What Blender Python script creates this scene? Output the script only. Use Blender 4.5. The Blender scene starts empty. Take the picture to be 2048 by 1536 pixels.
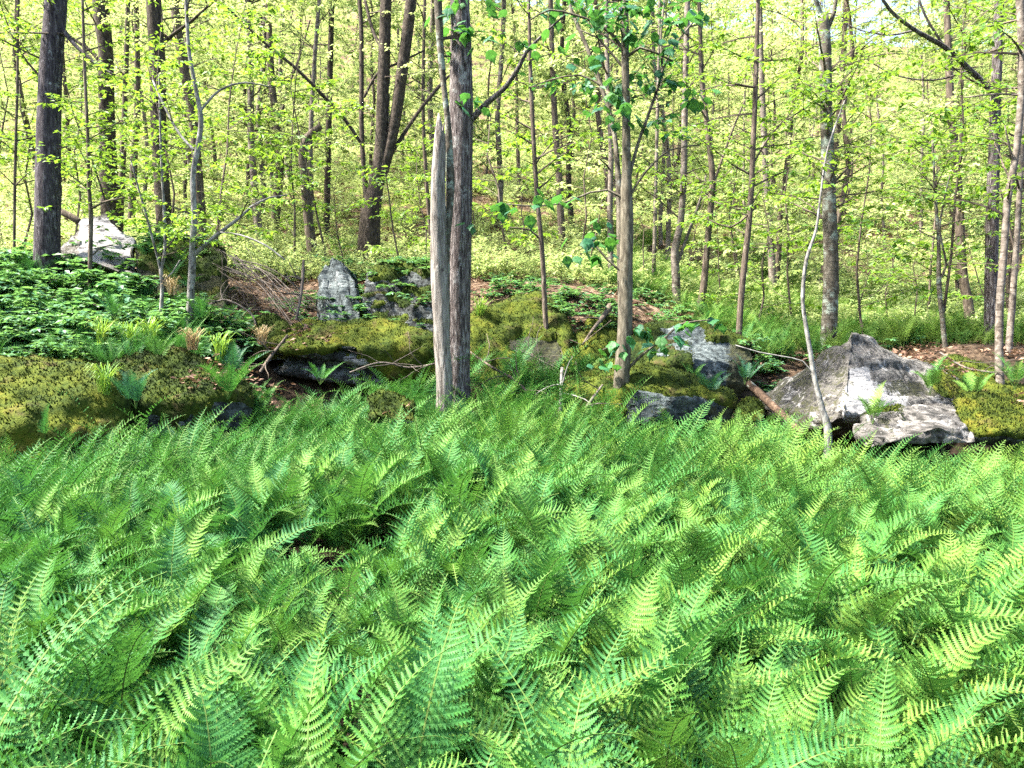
import bpy, bmesh, math, random
import numpy as np
from mathutils import Vector, Matrix, Euler, noise
from mathutils.bvhtree import BVHTree

R = math.radians
rng = random.Random(7)
nrg = np.random.default_rng(7)
S = bpy.context.scene
C = S.collection

# ------------------------------------------------------------------ camera, sky, sun, exposure
EYE = 1.45
F = 1547.0                      # focal length in photo pixels (2048 x 1536)
HORIZON = 680.0
PITCH = math.atan((768.0 - HORIZON) / F)
cam = bpy.data.cameras.new('camera')
cam.sensor_width = 36.0
cam.lens = 36.0 * F / 2048.0
cam.clip_start = 0.05
cam.clip_end = 1500.0
cam_o = bpy.data.objects.new('camera', cam)
cam_o.location = (0, 0, EYE)
cam_o.rotation_euler = (math.pi / 2 - PITCH, 0, 0)
C.objects.link(cam_o)
S.camera = cam_o

SUN_AZ = R(-100)                  # clockwise from the view direction (+Y) towards +X
SUN_EL = R(56)
w = bpy.data.worlds.new('World')
S.world = w
w.use_nodes = True
wn = w.node_tree
bg = wn.nodes['Background']
sky = wn.nodes.new('ShaderNodeTexSky')
sky.sky_type = 'NISHITA'
sky.sun_disc = False
sky.sun_elevation = SUN_EL
sky.sun_rotation = SUN_AZ
sky.air_density = 1.3
sky.dust_density = 3.0
sky.ozone_density = 1.0
wn.links.new(sky.outputs[0], bg.inputs[0])
bg.inputs[1].default_value = 0.08
sun = bpy.data.lights.new('sun', 'SUN')
sun.energy = 5.0
sun.angle = R(5)
sun.color = (1.0, 0.93, 0.80)
sun_o = bpy.data.objects.new('sun', sun)
sd = Vector((math.sin(SUN_AZ) * math.cos(SUN_EL), math.cos(SUN_AZ) * math.cos(SUN_EL), math.sin(SUN_EL)))
sun_o.rotation_euler = (-sd).to_track_quat('-Z', 'Y').to_euler()
sun_o.location = (-20, 10, 30)
C.objects.link(sun_o)
S.view_settings.view_transform = 'Standard'
S.view_settings.look = 'None'
S.view_settings.exposure = 2.85
S.view_settings.gamma = 1.0
S.view_settings.use_curve_mapping = False
S.render.engine = 'CYCLES'
cy = S.cycles
cy.max_bounces = 5
cy.diffuse_bounces = 2
cy.glossy_bounces = 1
cy.transmission_bounces = 3
cy.transparent_max_bounces = 4
cy.caustics_reflective = False
cy.caustics_refractive = False
cy.sample_clamp_indirect = 4.0
cy.use_denoising = False
cy.use_adaptive_sampling = True
cy.adaptive_threshold = 0.02
cy.adaptive_min_samples = 20


def at(px, py, d):
    """The point at depth y = d that stands where the photo's pixel shows it."""
    cx, cz = (px - 1024.0) / F, -(py - 768.0) / F
    y = math.cos(PITCH) + cz * math.sin(PITCH)
    z = -math.sin(PITCH) + cz * math.cos(PITCH)
    k = d / y
    return Vector((cx * k, d, EYE + z * k))


def seen(p, m=0.0):
    """Photo pixel of a world point (None behind the camera)."""
    v = Vector(p) - Vector((0, 0, EYE))
    dep = v.y * math.cos(PITCH) - v.z * math.sin(PITCH)
    up = v.y * math.sin(PITCH) + v.z * math.cos(PITCH)
    if dep < 0.1:
        return None
    return (1024 + F * v.x / dep, 768 - F * up / dep)


# ------------------------------------------------------------------ helpers
def tag(o, label=None, cat=None, group=None, kind=None):
    if label: o['label'] = label
    if cat: o['category'] = cat
    if group: o['group'] = group
    if kind: o['kind'] = kind
    return o


def empty(name, loc, rz=0.0):
    o = bpy.data.objects.new(name, None)
    o.empty_display_size = 0.1
    o.location = loc
    o.rotation_euler = (0, 0, rz)
    C.objects.link(o)
    return o


class MB:
    """Collects vertices and faces; build() links them as one mesh object."""
    def __init__(self):
        self.v, self.f, self.m = [], [], []

    def add(self, vs, fs, mat=0):
        b = len(self.v)
        self.v.extend(vs)
        for f in fs:
            self.f.append(tuple(b + i for i in f))
        self.m.extend([mat] * len(fs))

    def mesh(self, name, mats, smooth=False):
        me = bpy.data.meshes.new(name)
        me.from_pydata([tuple(p) for p in self.v], [], self.f)
        for m in (mats if isinstance(mats, (list, tuple)) else [mats]):
            me.materials.append(m)
        if any(self.m):
            me.polygons.foreach_set('material_index', self.m)
        if smooth:
            me.polygons.foreach_set('use_smooth', [True] * len(self.f))
        me.update()
        return me

    def build(self, name, mats, parent=None, smooth=False, origin=None):
        if origin is not None:
            o3 = Vector(origin)
            self.v = [Vector(p) - o3 for p in self.v]
        o = bpy.data.objects.new(name, self.mesh(name, mats, smooth))
        C.objects.link(o)
        if parent is not None:
            o.parent = parent
        return o


def catmull(P, step):
    """Resample a polyline of (Vector, radius) with a smooth curve."""
    out = []
    n = len(P)
    for i in range(n - 1):
        p0, p1, p2, p3 = P[max(i - 1, 0)], P[i], P[i + 1], P[min(i + 2, n - 1)]
        L = (p2[0] - p1[0]).length
        k = max(1, int(L / step))
        for j in range(k):
            t = j / k
            a = 0.5 * ((2 * p1[0]) + (p2[0] - p0[0]) * t + (2 * p0[0] - 5 * p1[0] + 4 * p2[0] - p3[0]) * t * t
                       + (3 * p1[0] - p0[0] - 3 * p2[0] + p3[0]) * t ** 3)
            out.append((a, p1[1] * (1 - t) + p2[1] * t))
    out.append(P[-1])
    return out


def tube(mb, P, sides=6, mat=0, ridge=0.0, seed=0.0, cap=True, ang=9.0, flare=0.0):
    """Tapered tube along P = [(Vector, radius)], with optional furrowed relief."""
    n = len(P)
    u = Vector((1, 0, 0.0))
    rings = []
    t_prev = None
    length = 0.0
    for i in range(n):
        a = P[max(i - 1, 0)][0]
        b = P[min(i + 1, n - 1)][0]
        t = b - a
        t = t.normalized() if t.length > 1e-9 else Vector((0, 0, 1))
        if t_prev is None:
            u = t.orthogonal().normalized() if abs(t.x) > 0.9 else (Vector((1, 0, 0)) - t * t.x).normalized()
        else:
            u = (u - t * u.dot(t))
            u = u.normalized() if u.length > 1e-6 else t.orthogonal().normalized()
        t_prev = t
        v = t.cross(u)
        if i:
            length += (P[i][0] - P[i - 1][0]).length
        ring = []
        for k in range(sides):
            th = 2 * math.pi * k / sides
            r = P[i][1]
            if ridge:
                q = Vector((math.cos(th) * ang * 0.35, math.sin(th) * ang * 0.35, length * 1.1 + seed))
                r *= 1 + ridge * noise.noise(q * 2.2) + ridge * 0.8 * noise.noise(Vector((q.x * 0.6, q.y * 0.6, q.z * 0.5)))
            if flare and length < 0.5:
                r *= 1 + flare * (1 - length / 0.5) ** 2 * (1 + 0.5 * math.sin(th * 4 + seed))
            ring.append(P[i][0] + (u * math.cos(th) + v * math.sin(th)) * r)
        rings.append(ring)
    vs = [p for r_ in rings for p in r_]
    fs = []
    for i in range(n - 1):
        for k in range(sides):
            k2 = (k + 1) % sides
            fs.append((i * sides + k, i * sides + k2, (i + 1) * sides + k2, (i + 1) * sides + k))
    if cap:
        fs.append(tuple((n - 1) * sides + k for k in range(sides)))
    mb.add(vs, fs, mat)


# ------------------------------------------------------------------ materials
class NT:
    def __init__(self, name):
        self.mat = bpy.data.materials.new(name)
        self.mat.use_nodes = True
        self.t = self.mat.node_tree
        self.t.nodes.clear()
        self.out = self.t.nodes.new('ShaderNodeOutputMaterial')

    def n(self, kind, **kw):
        o = self.t.nodes.new(kind)
        for k, v in kw.items():
            setattr(o, k, v)
        return o

    def l(self, a, b):
        self.t.links.new(a, b)

    def val(self, sock, v):
        if hasattr(v, 'is_linked'):
            self.l(v, sock)
        else:
            sock.default_value = v

    def math(self, op, a, b=0.0, clamp=False):
        m = self.n('ShaderNodeMath', operation=op, use_clamp=clamp)
        self.val(m.inputs[0], a)
        self.val(m.inputs[1], b)
        return m.outputs[0]

    def ramp(self, fac, stops):
        r = self.n('ShaderNodeValToRGB')
        e = r.color_ramp.elements
        while len(e) < len(stops):
            e.new(0.5)
        for i, (p, c) in enumerate(stops):
            e[i].position = p
            e[i].color = (c[0], c[1], c[2], 1) if isinstance(c, (tuple, list)) else (c, c, c, 1)
        self.val(r.inputs[0], fac)
        return r.outputs[0]

    def mix(self, fac, a, b, blend='MIX'):
        m = self.n('ShaderNodeMix', data_type='RGBA', blend_type=blend)
        self.val(m.inputs[0], fac)
        for s, v in ((m.inputs[6], a), (m.inputs[7], b)):
            if hasattr(v, 'is_linked'):
                self.l(v, s)
            else:
                s.default_value = (v[0], v[1], v[2], 1)
        return m.outputs[2]

    def coords(self, scale=(1, 1, 1), rot=(0, 0, 0), which='Object'):
        tc = self.n('ShaderNodeTexCoord')
        mp = self.n('ShaderNodeMapping')
        mp.inputs[3].default_value = scale
        mp.inputs[2].default_value = rot
        self.l(tc.outputs[which], mp.inputs[0])
        return mp.outputs[0]

    def noise(self, vec, scale, detail=4.0, rough=0.55, dist=0.0):
        t = self.n('ShaderNodeTexNoise')
        self.l(vec, t.inputs['Vector'])
        t.inputs['Scale'].default_value = scale
        t.inputs['Detail'].default_value = detail
        t.inputs['Roughness'].default_value = rough
        t.inputs['Distortion'].default_value = dist
        return t.outputs['Fac']

    def attr(self, name):
        a = self.n('ShaderNodeAttribute', attribute_name=name)
        return a.outputs['Fac']

    def principled(self, col, rough=0.8, bump=None, bump_d=0.01, bump_s=0.8, spec=0.3):
        p = self.n('ShaderNodeBsdfPrincipled')
        self.val(p.inputs['Base Color'], col if hasattr(col, 'is_linked') else (*col, 1))
        self.val(p.inputs['Roughness'], rough)
        p.inputs['Specular IOR Level'].default_value = spec
        if bump is not None:
            b = self.n('ShaderNodeBump')
            b.inputs['Strength'].default_value = bump_s
            b.inputs['Distance'].default_value = bump_d
            self.l(bump, b.inputs['Height'])
            self.l(b.outputs[0], p.inputs['Normal'])
        return p.outputs[0]

    def done(self, shader):
        self.l(shader, self.out.inputs[0])
        return self.mat


def leaf_material(name, c_dark, c_mid, c_light, trans, t_fac=0.4, rough=0.5, spec=0.35, island=0.6, dead=None):
    """Thin leaf: colour differs from leaf to leaf and plant to plant; light passes through it."""
    k = NT(name)
    oi = k.n('ShaderNodeObjectInfo')
    ge = k.n('ShaderNodeNewGeometry')
    f = k.math('ADD', k.math('MULTIPLY', oi.outputs['Random'], 1 - island), k.math('MULTIPLY', ge.outputs['Random Per Island'], island))
    col = k.ramp(f, [(0.12, c_dark), (0.5, c_mid), (0.9, c_light)])
    if dead:
        col = k.mix(k.math('GREATER_THAN', ge.outputs['Random Per Island'], dead[0]), col, dead[1])
    tcol = k.mix(0.55, col, trans)
    p = k.principled(col, rough=rough, spec=spec)
    tr = k.n('ShaderNodeBsdfTranslucent')
    k.l(tcol, tr.inputs[0])
    m = k.n('ShaderNodeMixShader')
    m.inputs[0].default_value = t_fac
    k.l(p, m.inputs[1])
    k.l(tr.outputs[0], m.inputs[2])
    return k.done(m.outputs[0])


def frond_material(name, warm):
    k = NT(name)
    oi = k.n('ShaderNodeObjectInfo')
    ge = k.n('ShaderNodeNewGeometry')
    tc = k.n('ShaderNodeTexCoord')
    sep = k.n('ShaderNodeSeparateXYZ')
    k.l(ge.outputs['Position'], sep.inputs[0])
    # colour carries painted warm sun right and back, cool shade left; single fronds vary
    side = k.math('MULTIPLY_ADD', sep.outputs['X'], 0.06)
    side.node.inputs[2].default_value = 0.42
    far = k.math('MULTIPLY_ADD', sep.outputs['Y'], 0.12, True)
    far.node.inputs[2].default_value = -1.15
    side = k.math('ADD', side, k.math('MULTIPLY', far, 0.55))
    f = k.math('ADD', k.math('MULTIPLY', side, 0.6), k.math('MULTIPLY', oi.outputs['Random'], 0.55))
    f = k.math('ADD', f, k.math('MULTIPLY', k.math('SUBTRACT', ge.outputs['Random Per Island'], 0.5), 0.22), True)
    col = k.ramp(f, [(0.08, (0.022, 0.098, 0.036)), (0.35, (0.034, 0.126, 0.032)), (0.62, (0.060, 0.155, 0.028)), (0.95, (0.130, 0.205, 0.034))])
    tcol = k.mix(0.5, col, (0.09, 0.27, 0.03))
    p = k.principled(col, rough=0.55, spec=0.15)
    tr = k.n('ShaderNodeBsdfTranslucent')
    k.l(tcol, tr.inputs[0])
    m = k.n('ShaderNodeMixShader')
    m.inputs[0].default_value = 0.24
    k.l(p, m.inputs[1])
    k.l(tr.outputs[0], m.inputs[2])
    return k.done(m.outputs[0])


def bark_material(name, dark, mid, light, lichen=None, lichen_amt=0.5, vscale=(16, 16, 3.0), bump=0.012, rings=False, moss=0.0, contrast=(0.38, 0.55, 0.68)):
    k = NT(name)
    vec = k.coords(vscale)
    base = k.coords((1, 1, 1))
    furrow = k.noise(vec, 1.6, 5, 0.65, 0.6)
    big = k.noise(base, 1.7, 3)
    col = k.ramp(furrow, [(contrast[0], dark), (contrast[1], mid), (contrast[2], light)])
    col = k.mix(k.math('MULTIPLY', k.ramp(big, [(0.42, 0.0), (0.62, 1.0)]), 0.45), col, mid)
    if lichen:
        spot = k.noise(base, 7.0, 6, 0.65)
        spot2 = k.noise(base, 1.2, 2)
        lim = 0.72 - 0.25 * lichen_amt
        mask = k.ramp(k.math('ADD', k.math('MULTIPLY', spot, 0.7), k.math('MULTIPLY', spot2, 0.3)), [(lim - 0.03, 0.0), (lim + 0.03, 1.0)])
        col = k.mix(k.math('MULTIPLY', mask, 0.85), col, lichen)
    h = furrow
    if rings:
        band = k.noise(k.coords((3, 3, 42)), 1.0, 3, 0.6, 0.3)
        bm_ = k.ramp(band, [(0.56, 0.0), (0.66, 1.0)])
        col = k.mix(k.math('MULTIPLY', bm_, 0.6), col, dark)
        h = k.math('SUBTRACT', furrow, k.math('MULTIPLY', bm_, 0.4))
    if moss:
        mm = k.ramp(k.noise(base, 3.0, 5, 0.6), [(0.6 - 0.2 * moss, 0.0), (0.66 - 0.2 * moss, 1.0)])
        col = k.mix(k.math('MULTIPLY', mm, 0.8), col, (0.05, 0.07, 0.015))
    return k.done(k.principled(col, 0.9, h, bump, 0.9, 0.15))


def rock_material(name, dark, mid, light, white=(0.62, 0.62, 0.64)):
    """Grey stone: mottled with lichen, streaked; vertex values 'pale' (fresh broken stone) and 'stain' (dark algae, thin moss, and shade painted on a face)."""
    k = NT(name)
    o = k.coords((1, 1, 1))
    s = k.coords((1.2, 1.2, 7.0), (0.12, 0.2, 0))
    big = k.noise(o, 1.3, 4, 0.6)
    med = k.noise(o, 6.0, 8, 0.72)
    fine = k.noise(o, 30.0, 5, 0.7)
    lay = k.noise(s, 2.6, 7, 0.66, 0.5)
    crust = k.noise(o, 13.0, 4, 0.62, 0.4)
    v = k.math('ADD', k.math('ADD', k.math('MULTIPLY', med, 0.40), k.math('MULTIPLY', lay, 0.30)), k.math('MULTIPLY', crust, 0.30))
    col = k.ramp(v, [(0.40, dark), (0.49, mid), (0.58, light)])
    col = k.mix(k.math('MULTIPLY', k.ramp(crust, [(0.40, 1.0), (0.46, 0.0)]), 0.8), col, dark)
    col = k.mix(k.math('MULTIPLY', k.ramp(crust, [(0.56, 0.0), (0.60, 1.0)]), 0.7), col, light)
    speck = k.ramp(fine, [(0.56, 0.0), (0.62, 1.0)])
    col = k.mix(k.math('MULTIPLY', speck, 0.6), col, dark)
    # crusty lichen patches
    lich = k.ramp(k.noise(o, 4.2, 7, 0.7, 0.4), [(0.565, 0.0), (0.60, 1.0)])
    col = k.mix(k.math('MULTIPLY', lich, 0.75), col, white)
    pale = k.attr('pale')
    pcol = k.ramp(lay, [(0.36, (0.03, 0.03, 0.034)), (0.43, (0.17, 0.17, 0.18)), (0.60, white)])
    pcol = k.mix(k.math('MULTIPLY', k.ramp(med, [(0.57, 0.0), (0.66, 1.0)]), 0.5), pcol, mid)
    pm = k.ramp(k.math('ADD', pale, k.math('MULTIPLY', k.math('SUBTRACT', med, 0.5), 0.9)), [(0.42, 0.0), (0.55, 1.0)])
    col = k.mix(pm, col, pcol)
    st = k.attr('stain_shade')
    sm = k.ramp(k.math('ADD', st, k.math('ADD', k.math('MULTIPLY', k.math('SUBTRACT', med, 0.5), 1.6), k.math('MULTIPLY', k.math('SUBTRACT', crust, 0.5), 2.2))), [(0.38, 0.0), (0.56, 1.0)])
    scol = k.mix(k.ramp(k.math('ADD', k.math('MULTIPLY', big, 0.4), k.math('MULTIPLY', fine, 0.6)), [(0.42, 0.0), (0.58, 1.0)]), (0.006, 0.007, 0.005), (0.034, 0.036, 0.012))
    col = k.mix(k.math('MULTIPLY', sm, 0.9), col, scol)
    h = k.math('ADD', k.math('MULTIPLY', lay, 0.7), k.math('ADD', k.math('MULTIPLY', med, 0.5), k.math('MULTIPLY', fine, 0.12)))
    h = k.math('ADD', h, k.math('MULTIPLY', crust, 0.3))
    return k.done(k.principled(col, 0.88, h, 0.05, 1.0, 0.2))


def moss_material(name):
    k = NT(name)
    o = k.coords((1, 1, 1))
    a = k.noise(o, 3.0, 5, 0.6)
    b = k.noise(o, 22.0, 4, 0.7)
    ge = k.n('ShaderNodeNewGeometry')
    v = k.math('ADD', k.math('ADD', k.math('MULTIPLY', a, 0.6), k.math('MULTIPLY', b, 0.3)), k.math('MULTIPLY', ge.outputs['Random Per Island'], 0.14))
    col = k.ramp(v, [(0.38, (0.007, 0.013, 0.004)), (0.48, (0.022, 0.036, 0.006)), (0.59, (0.052, 0.067, 0.008)), (0.72, (0.098, 0.088, 0.012))])
    brown = k.ramp(k.noise(o, 2.6, 7, 0.7), [(0.55, 0.0), (0.66, 1.0)])
    col = k.mix(k.math('MULTIPLY', brown, 0.75), col, (0.055, 0.036, 0.022))
    return k.done(k.principled(col, 0.95, b, 0.03, 1.0, 0.1))


def ground_material():
    k = NT('forest_floor')
    o = k.coords((1, 1, 1))
    a = k.noise(o, 9.0, 6, 0.7)
    b = k.noise(o, 0.7, 4, 0.6)
    ge = k.n('ShaderNodeNewGeometry')
    sep = k.n('ShaderNodeSeparateXYZ')
    k.l(ge.outputs['Position'], sep.inputs[0])
    litter = k.ramp(a, [(0.36, (0.018, 0.011, 0.008)), (0.5, (0.085, 0.054, 0.036)), (0.66, (0.26, 0.19, 0.135))])
    humus = k.ramp(a, [(0.36, (0.006, 0.005, 0.004)), (0.6, (0.024, 0.017, 0.011))])
    dry = k.math('MULTIPLY_ADD', sep.outputs['Y'], 0.25, True)
    dry.node.inputs[2].default_value = -2.2
    dry = k.math('ADD', dry, k.math('MULTIPLY', k.math('SUBTRACT', b, 0.5), 0.8), True)
    col = k.mix(dry, humus, litter)
    green = k.ramp(b, [(0.45, 0.0), (0.58, 1.0)])
    upper = k.math('MULTIPLY_ADD', sep.outputs['Y'], 0.2, True)
    upper.node.inputs[2].default_value = -2.8
    col = k.mix(k.math('MULTIPLY', k.math('MULTIPLY', green, upper), 0.7), col, (0.14, 0.19, 0.03))
    return k.done(k.principled(col, 0.95, a, 0.04, 0.9, 0.1))


def plain_material(name, c0, c1, scale=14.0, bump=0.006, rough=0.85):
    k = NT(name)
    a = k.noise(k.coords((1, 1, 0.35)), scale, 5, 0.65)
    col = k.ramp(a, [(0.35, c0), (0.65, c1)])
    return k.done(k.principled(col, rough, a, bump, 0.8, 0.2))


M = {}
M['ground'] = ground_material()
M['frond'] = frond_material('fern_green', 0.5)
M['fern_stem'] = plain_material('fern_stalk', (0.04, 0.095, 0.018), (0.085, 0.125, 0.03), 6)
M['fern_dark'] = leaf_material('dark_fern_green', (0.012, 0.06, 0.036), (0.02, 0.09, 0.05), (0.035, 0.13, 0.06), (0.06, 0.2, 0.035), 0.25)
M['leaf_far'] = leaf_material('spring_leaf', (0.12, 0.22, 0.06), (0.25, 0.36, 0.12), (0.45, 0.50, 0.25), (0.50, 0.56, 0.20), 0.5, island=0.5)
M['leaf_mid'] = leaf_material('young_leaf', (0.045, 0.13, 0.02), (0.08, 0.19, 0.025), (0.16, 0.28, 0.035), (0.26, 0.40, 0.03), 0.45)
M['leaf_near'] = leaf_material('broad_leaf', (0.012, 0.062, 0.034), (0.024, 0.105, 0.05), (0.05, 0.15, 0.034), (0.10, 0.28, 0.02), 0.38, rough=0.55, spec=0.25, island=0.3)
M['leaf_bank'] = leaf_material('bramble_leaf', (0.03, 0.105, 0.055), (0.055, 0.165, 0.075), (0.13, 0.25, 0.06), (0.16, 0.32, 0.05), 0.4, rough=0.45, spec=0.4)
M['grass'] = leaf_material('grass_blade', (0.06, 0.16, 0.02), (0.12, 0.25, 0.03), (0.25, 0.30, 0.07), (0.3, 0.45, 0.04), 0.35)
M['straw'] = leaf_material('dry_grass_blade', (0.20, 0.13, 0.06), (0.32, 0.23, 0.12), (0.42, 0.32, 0.18), (0.4, 0.3, 0.15), 0.25)
M['litter'] = leaf_material('dead_leaf', (0.045, 0.02, 0.014), (0.11, 0.058, 0.038), (0.25, 0.16, 0.11), (0.2, 0.12, 0.06), 0.15, rough=0.7)
M['bark_dark'] = bark_material('furrowed_bark', (0.013, 0.009, 0.010), (0.072, 0.060, 0.060), (0.20, 0.185, 0.187), (0.25, 0.26, 0.26), 0.45, (30, 30, 5.0), 0.025, contrast=(0.38, 0.50, 0.62))
M['bark_left'] = bark_material('smooth_furrowed_bark', (0.012, 0.009, 0.013), (0.054, 0.047, 0.054), (0.173, 0.158, 0.173), (0.245, 0.259, 0.274), 0.35, (22, 22, 5.0), 0.015)
M['bark_grey'] = bark_material('grey_bark', (0.025, 0.020, 0.016), (0.086, 0.068, 0.054), (0.187, 0.158, 0.130), (0.216, 0.223, 0.187), 0.2, (20, 20, 4), 0.01)
M['bark_brown'] = bark_material('brown_scaly_bark', (0.014, 0.011, 0.009), (0.048, 0.038, 0.031), (0.10, 0.083, 0.070), None, 0, (16, 16, 8), 0.014)
M['bark_birch'] = bark_material('pale_bark', (0.045, 0.036, 0.030), (0.145, 0.124, 0.107), (0.24, 0.215, 0.195), (0.30, 0.30, 0.28), 0.3, (9, 9, 9), 0.004, rings=True)
M['bark_lichen'] = bark_material('lichened_bark', (0.025, 0.022, 0.018), (0.085, 0.075, 0.060), (0.15, 0.14, 0.12), (0.21, 0.25, 0.22), 0.7, (12, 12, 7), 0.006, rings=True)
M['bark_white'] = bark_material('white_sapling_bark', (0.045, 0.042, 0.040), (0.18, 0.175, 0.17), (0.31, 0.305, 0.30), (0.04, 0.04, 0.036), 0.3, (14, 14, 8), 0.004)
M['bark_green'] = bark_material('striped_bark', (0.030, 0.025, 0.020), (0.082, 0.072, 0.054), (0.165, 0.150, 0.122), (0.22, 0.225, 0.20), 0.4, (20, 20, 5), 0.006, contrast=(0.36, 0.5, 0.66))
M['bark_log'] = bark_material('rotting_bark', (0.012, 0.008, 0.006), (0.05, 0.032, 0.022), (0.12, 0.085, 0.06), (0.22, 0.26, 0.23), 0.5, (14, 14, 9), 0.01)
M['bark_twig'] = plain_material('twig_bark', (0.029, 0.022, 0.018), (0.108, 0.086, 0.068), 10, 0.003)
M['twig_grey'] = plain_material('dead_twig', (0.03, 0.024, 0.022), (0.11, 0.093, 0.085), 10, 0.003)
M['dead_wood'] = bark_material('bare_dead_wood', (0.04, 0.032, 0.028), (0.15, 0.135, 0.125), (0.25, 0.235, 0.225), (0.03, 0.025, 0.025), 0.42, (22, 22, 3.0), 0.02, contrast=(0.36, 0.5, 0.64))
M['rotten'] = plain_material('broken_wood', (0.115, 0.058, 0.029), (0.302, 0.202, 0.130), 18, 0.01)
M['rock_pale'] = rock_material('pale_stone', (0.014, 0.014, 0.013), (0.066, 0.062, 0.060), (0.13, 0.125, 0.12), (0.24, 0.235, 0.235))
M['rock_blue'] = rock_material('slaty_stone', (0.010, 0.014, 0.016), (0.040, 0.052, 0.057), (0.095, 0.115, 0.122), (0.16, 0.185, 0.19))
M['rock_dark'] = rock_material('dark_stone', (0.007, 0.008, 0.009), (0.022, 0.026, 0.027), (0.065, 0.075, 0.078), (0.16, 0.175, 0.18))
M['moss'] = moss_material('cushion_moss')

# ------------------------------------------------------------------ terrain
GP = []                                            # control points of the ground, in metres


def gp(px, py, d, dz=0.0):
    p = at(px, py, d)
    GP.append((p.x, p.y, p.z + dz))


for x in (-9, -5, -2, 0, 2, 5, 9):
    GP.append((x, -4, 0.0)); GP.append((x, 0, 0.0))
for x, y, z in ((-3, 2.5, 0.08), (0, 2.5, 0.05), (3, 2.5, 0.0), (-3, 4.5, 0.2), (0, 4.5, 0.2), (3, 4.5, 0.05), (6, 5, 0.1)):
    GP.append((x, y, z))
for a in ((100, 870, 6.2), (300, 850, 6.6), (500, 765, 7.8), (700, 742, 8.6), (915, 752, 8.4), (1100, 770, 8.2), (1250, 805, 7.6),
          (1450, 825, 7.5), (1650, 860, 7.0), (1850, 870, 6.8), (2048, 860, 6.8), (2300, 850, 6.8), (-200, 850, 6.2)):
    gp(*a, dz=-0.45)
for a in ((-250, 560, 10.5), (95, 550, 10.5), (250, 645, 9.3), (50, 650, 9.0), (380, 670, 9.0), (450, 760, 8.5), (150, 740, 7.5), (-100, 740, 7.5),
          (600, 720, 9.3), (850, 720, 9.4), (1000, 615, 10.6), (1200, 590, 11.2), (1080, 660, 9.9), (700, 600, 11.5), (500, 600, 11.5),
          (1350, 655, 11), (1500, 800, 9.6), (1560, 690, 13), (1720, 690, 12), (1900, 715, 9.8), (2060, 740, 9.0), (2300, 740, 9.0),
          (-250, 520, 16), (200, 480, 16), (600, 500, 17), (1000, 540, 14), (1000, 480, 18), (1000, 400, 25), (1400, 600, 15), (1700, 630, 18),
          (1950, 650, 18), (2300, 640, 18), (1500, 510, 24), (1900, 545, 26), (200, 400, 25), (600, 400, 25), (2300, 540, 26), (-300, 400, 25)):
    gp(*a)
for px in range(-700, 2900, 400):
    k = max(0.0, min(1.0, (px - 900) / 900))
    gp(px, 345 + 90 * k, 34); gp(px, 235 + 85 * k, 50); gp(px, 110 + 100 * k, 75); gp(px, 0 + 120 * k, 105)
    gp(px, 20 + 120 * k, 200)
GPa = np.array(GP)
_n = len(GPa)
_D = np.linalg.norm(GPa[:, None, :2] - GPa[None, :, :2], axis=2)
_A = np.zeros((_n + 3, _n + 3))
_A[:_n, :_n] = np.sqrt(_D ** 2 + 0.25) + np.eye(_n) * -0.05
_A[:_n, _n] = 1; _A[:_n, _n + 1:] = GPa[:, :2]
_A[_n, :_n] = 1; _A[_n + 1:, :_n] = GPa[:, :2].T
_W = np.linalg.solve(_A, np.concatenate([GPa[:, 2], [0, 0, 0]]))


def ground(x, y):
    x = np.atleast_1d(np.asarray(x, float)); y = np.atleast_1d(np.asarray(y, float))
    out = np.empty(x.shape)
    for i in range(0, len(x), 4000):
        dx = x[i:i + 4000, None] - GPa[None, :, 0]; dy = y[i:i + 4000, None] - GPa[None, :, 1]
        out[i:i + 4000] = np.sqrt(dx * dx + dy * dy + 0.25) @ _W[:_n] + _W[_n] + _W[_n + 1] * x[i:i + 4000] + _W[_n + 2] * y[i:i + 4000]
    return out


def gz(x, y):
    return float(ground(x, y)[0])


def make_ground():
    ys = [-8.0]
    while ys[-1] < 240:
        ys.append(ys[-1] + max(0.14, min(4.0, 0.02 * max(0, ys[-1] - 6) + 0.14)))
    nx = 150
    gx, gy = [], []
    for y in ys:
        half = 9 + 1.05 * max(0.0, y)
        for i in range(nx + 1):
            gx.append(half * (2 * i / nx - 1)); gy.append(y)
    z = ground(np.array(gx), np.array(gy))
    vs = []
    for i in range(len(gx)):
        p = Vector((gx[i], gy[i], 0))
        a = 0.06 if gy[i] < 8 else 0.12 + 0.006 * (gy[i] - 8)
        vs.append((gx[i], gy[i], z[i] + a * noise.noise(p * 0.9) + 0.03 * noise.noise(p * 4)))
    fs = []
    for j in range(len(ys) - 1):
        for i in range(nx):
            q = j * (nx + 1) + i
            fs.append((q, q + 1, q + nx + 2, q + nx + 1))
    mb = MB(); mb.v = vs; mb.f = fs; mb.m = [0] * len(fs)
    o = mb.build('ground', M['ground'], smooth=True)
    tag(o, 'brown leaf-littered forest floor rising to a hillside', 'ground', kind='structure')


make_ground()


# ------------------------------------------------------------------ boulders
def smoothstep(a, b, x):
    t = max(0.0, min(1.0, (x - a) / (b - a)))
    return t * t * (3 - 2 * t)


ROCKS = []


def top_of(x, y):
    """Height and steepness of whatever one would step on at x, y: a boulder or the ground."""
    z, nz = gz(x, y), 1.0
    for bvh, base, rad in ROCKS:
        if abs(x - base.x) > rad or abs(y - base.y) > rad: continue
        hit = bvh.ray_cast(Vector((x - base.x, y - base.y, 6.0)), Vector((0, 0, -1)))
        if hit[0] is not None and hit[0].z + base.z > z:
            z, nz = hit[0].z + base.z, hit[1].z
    return z, nz


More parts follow.
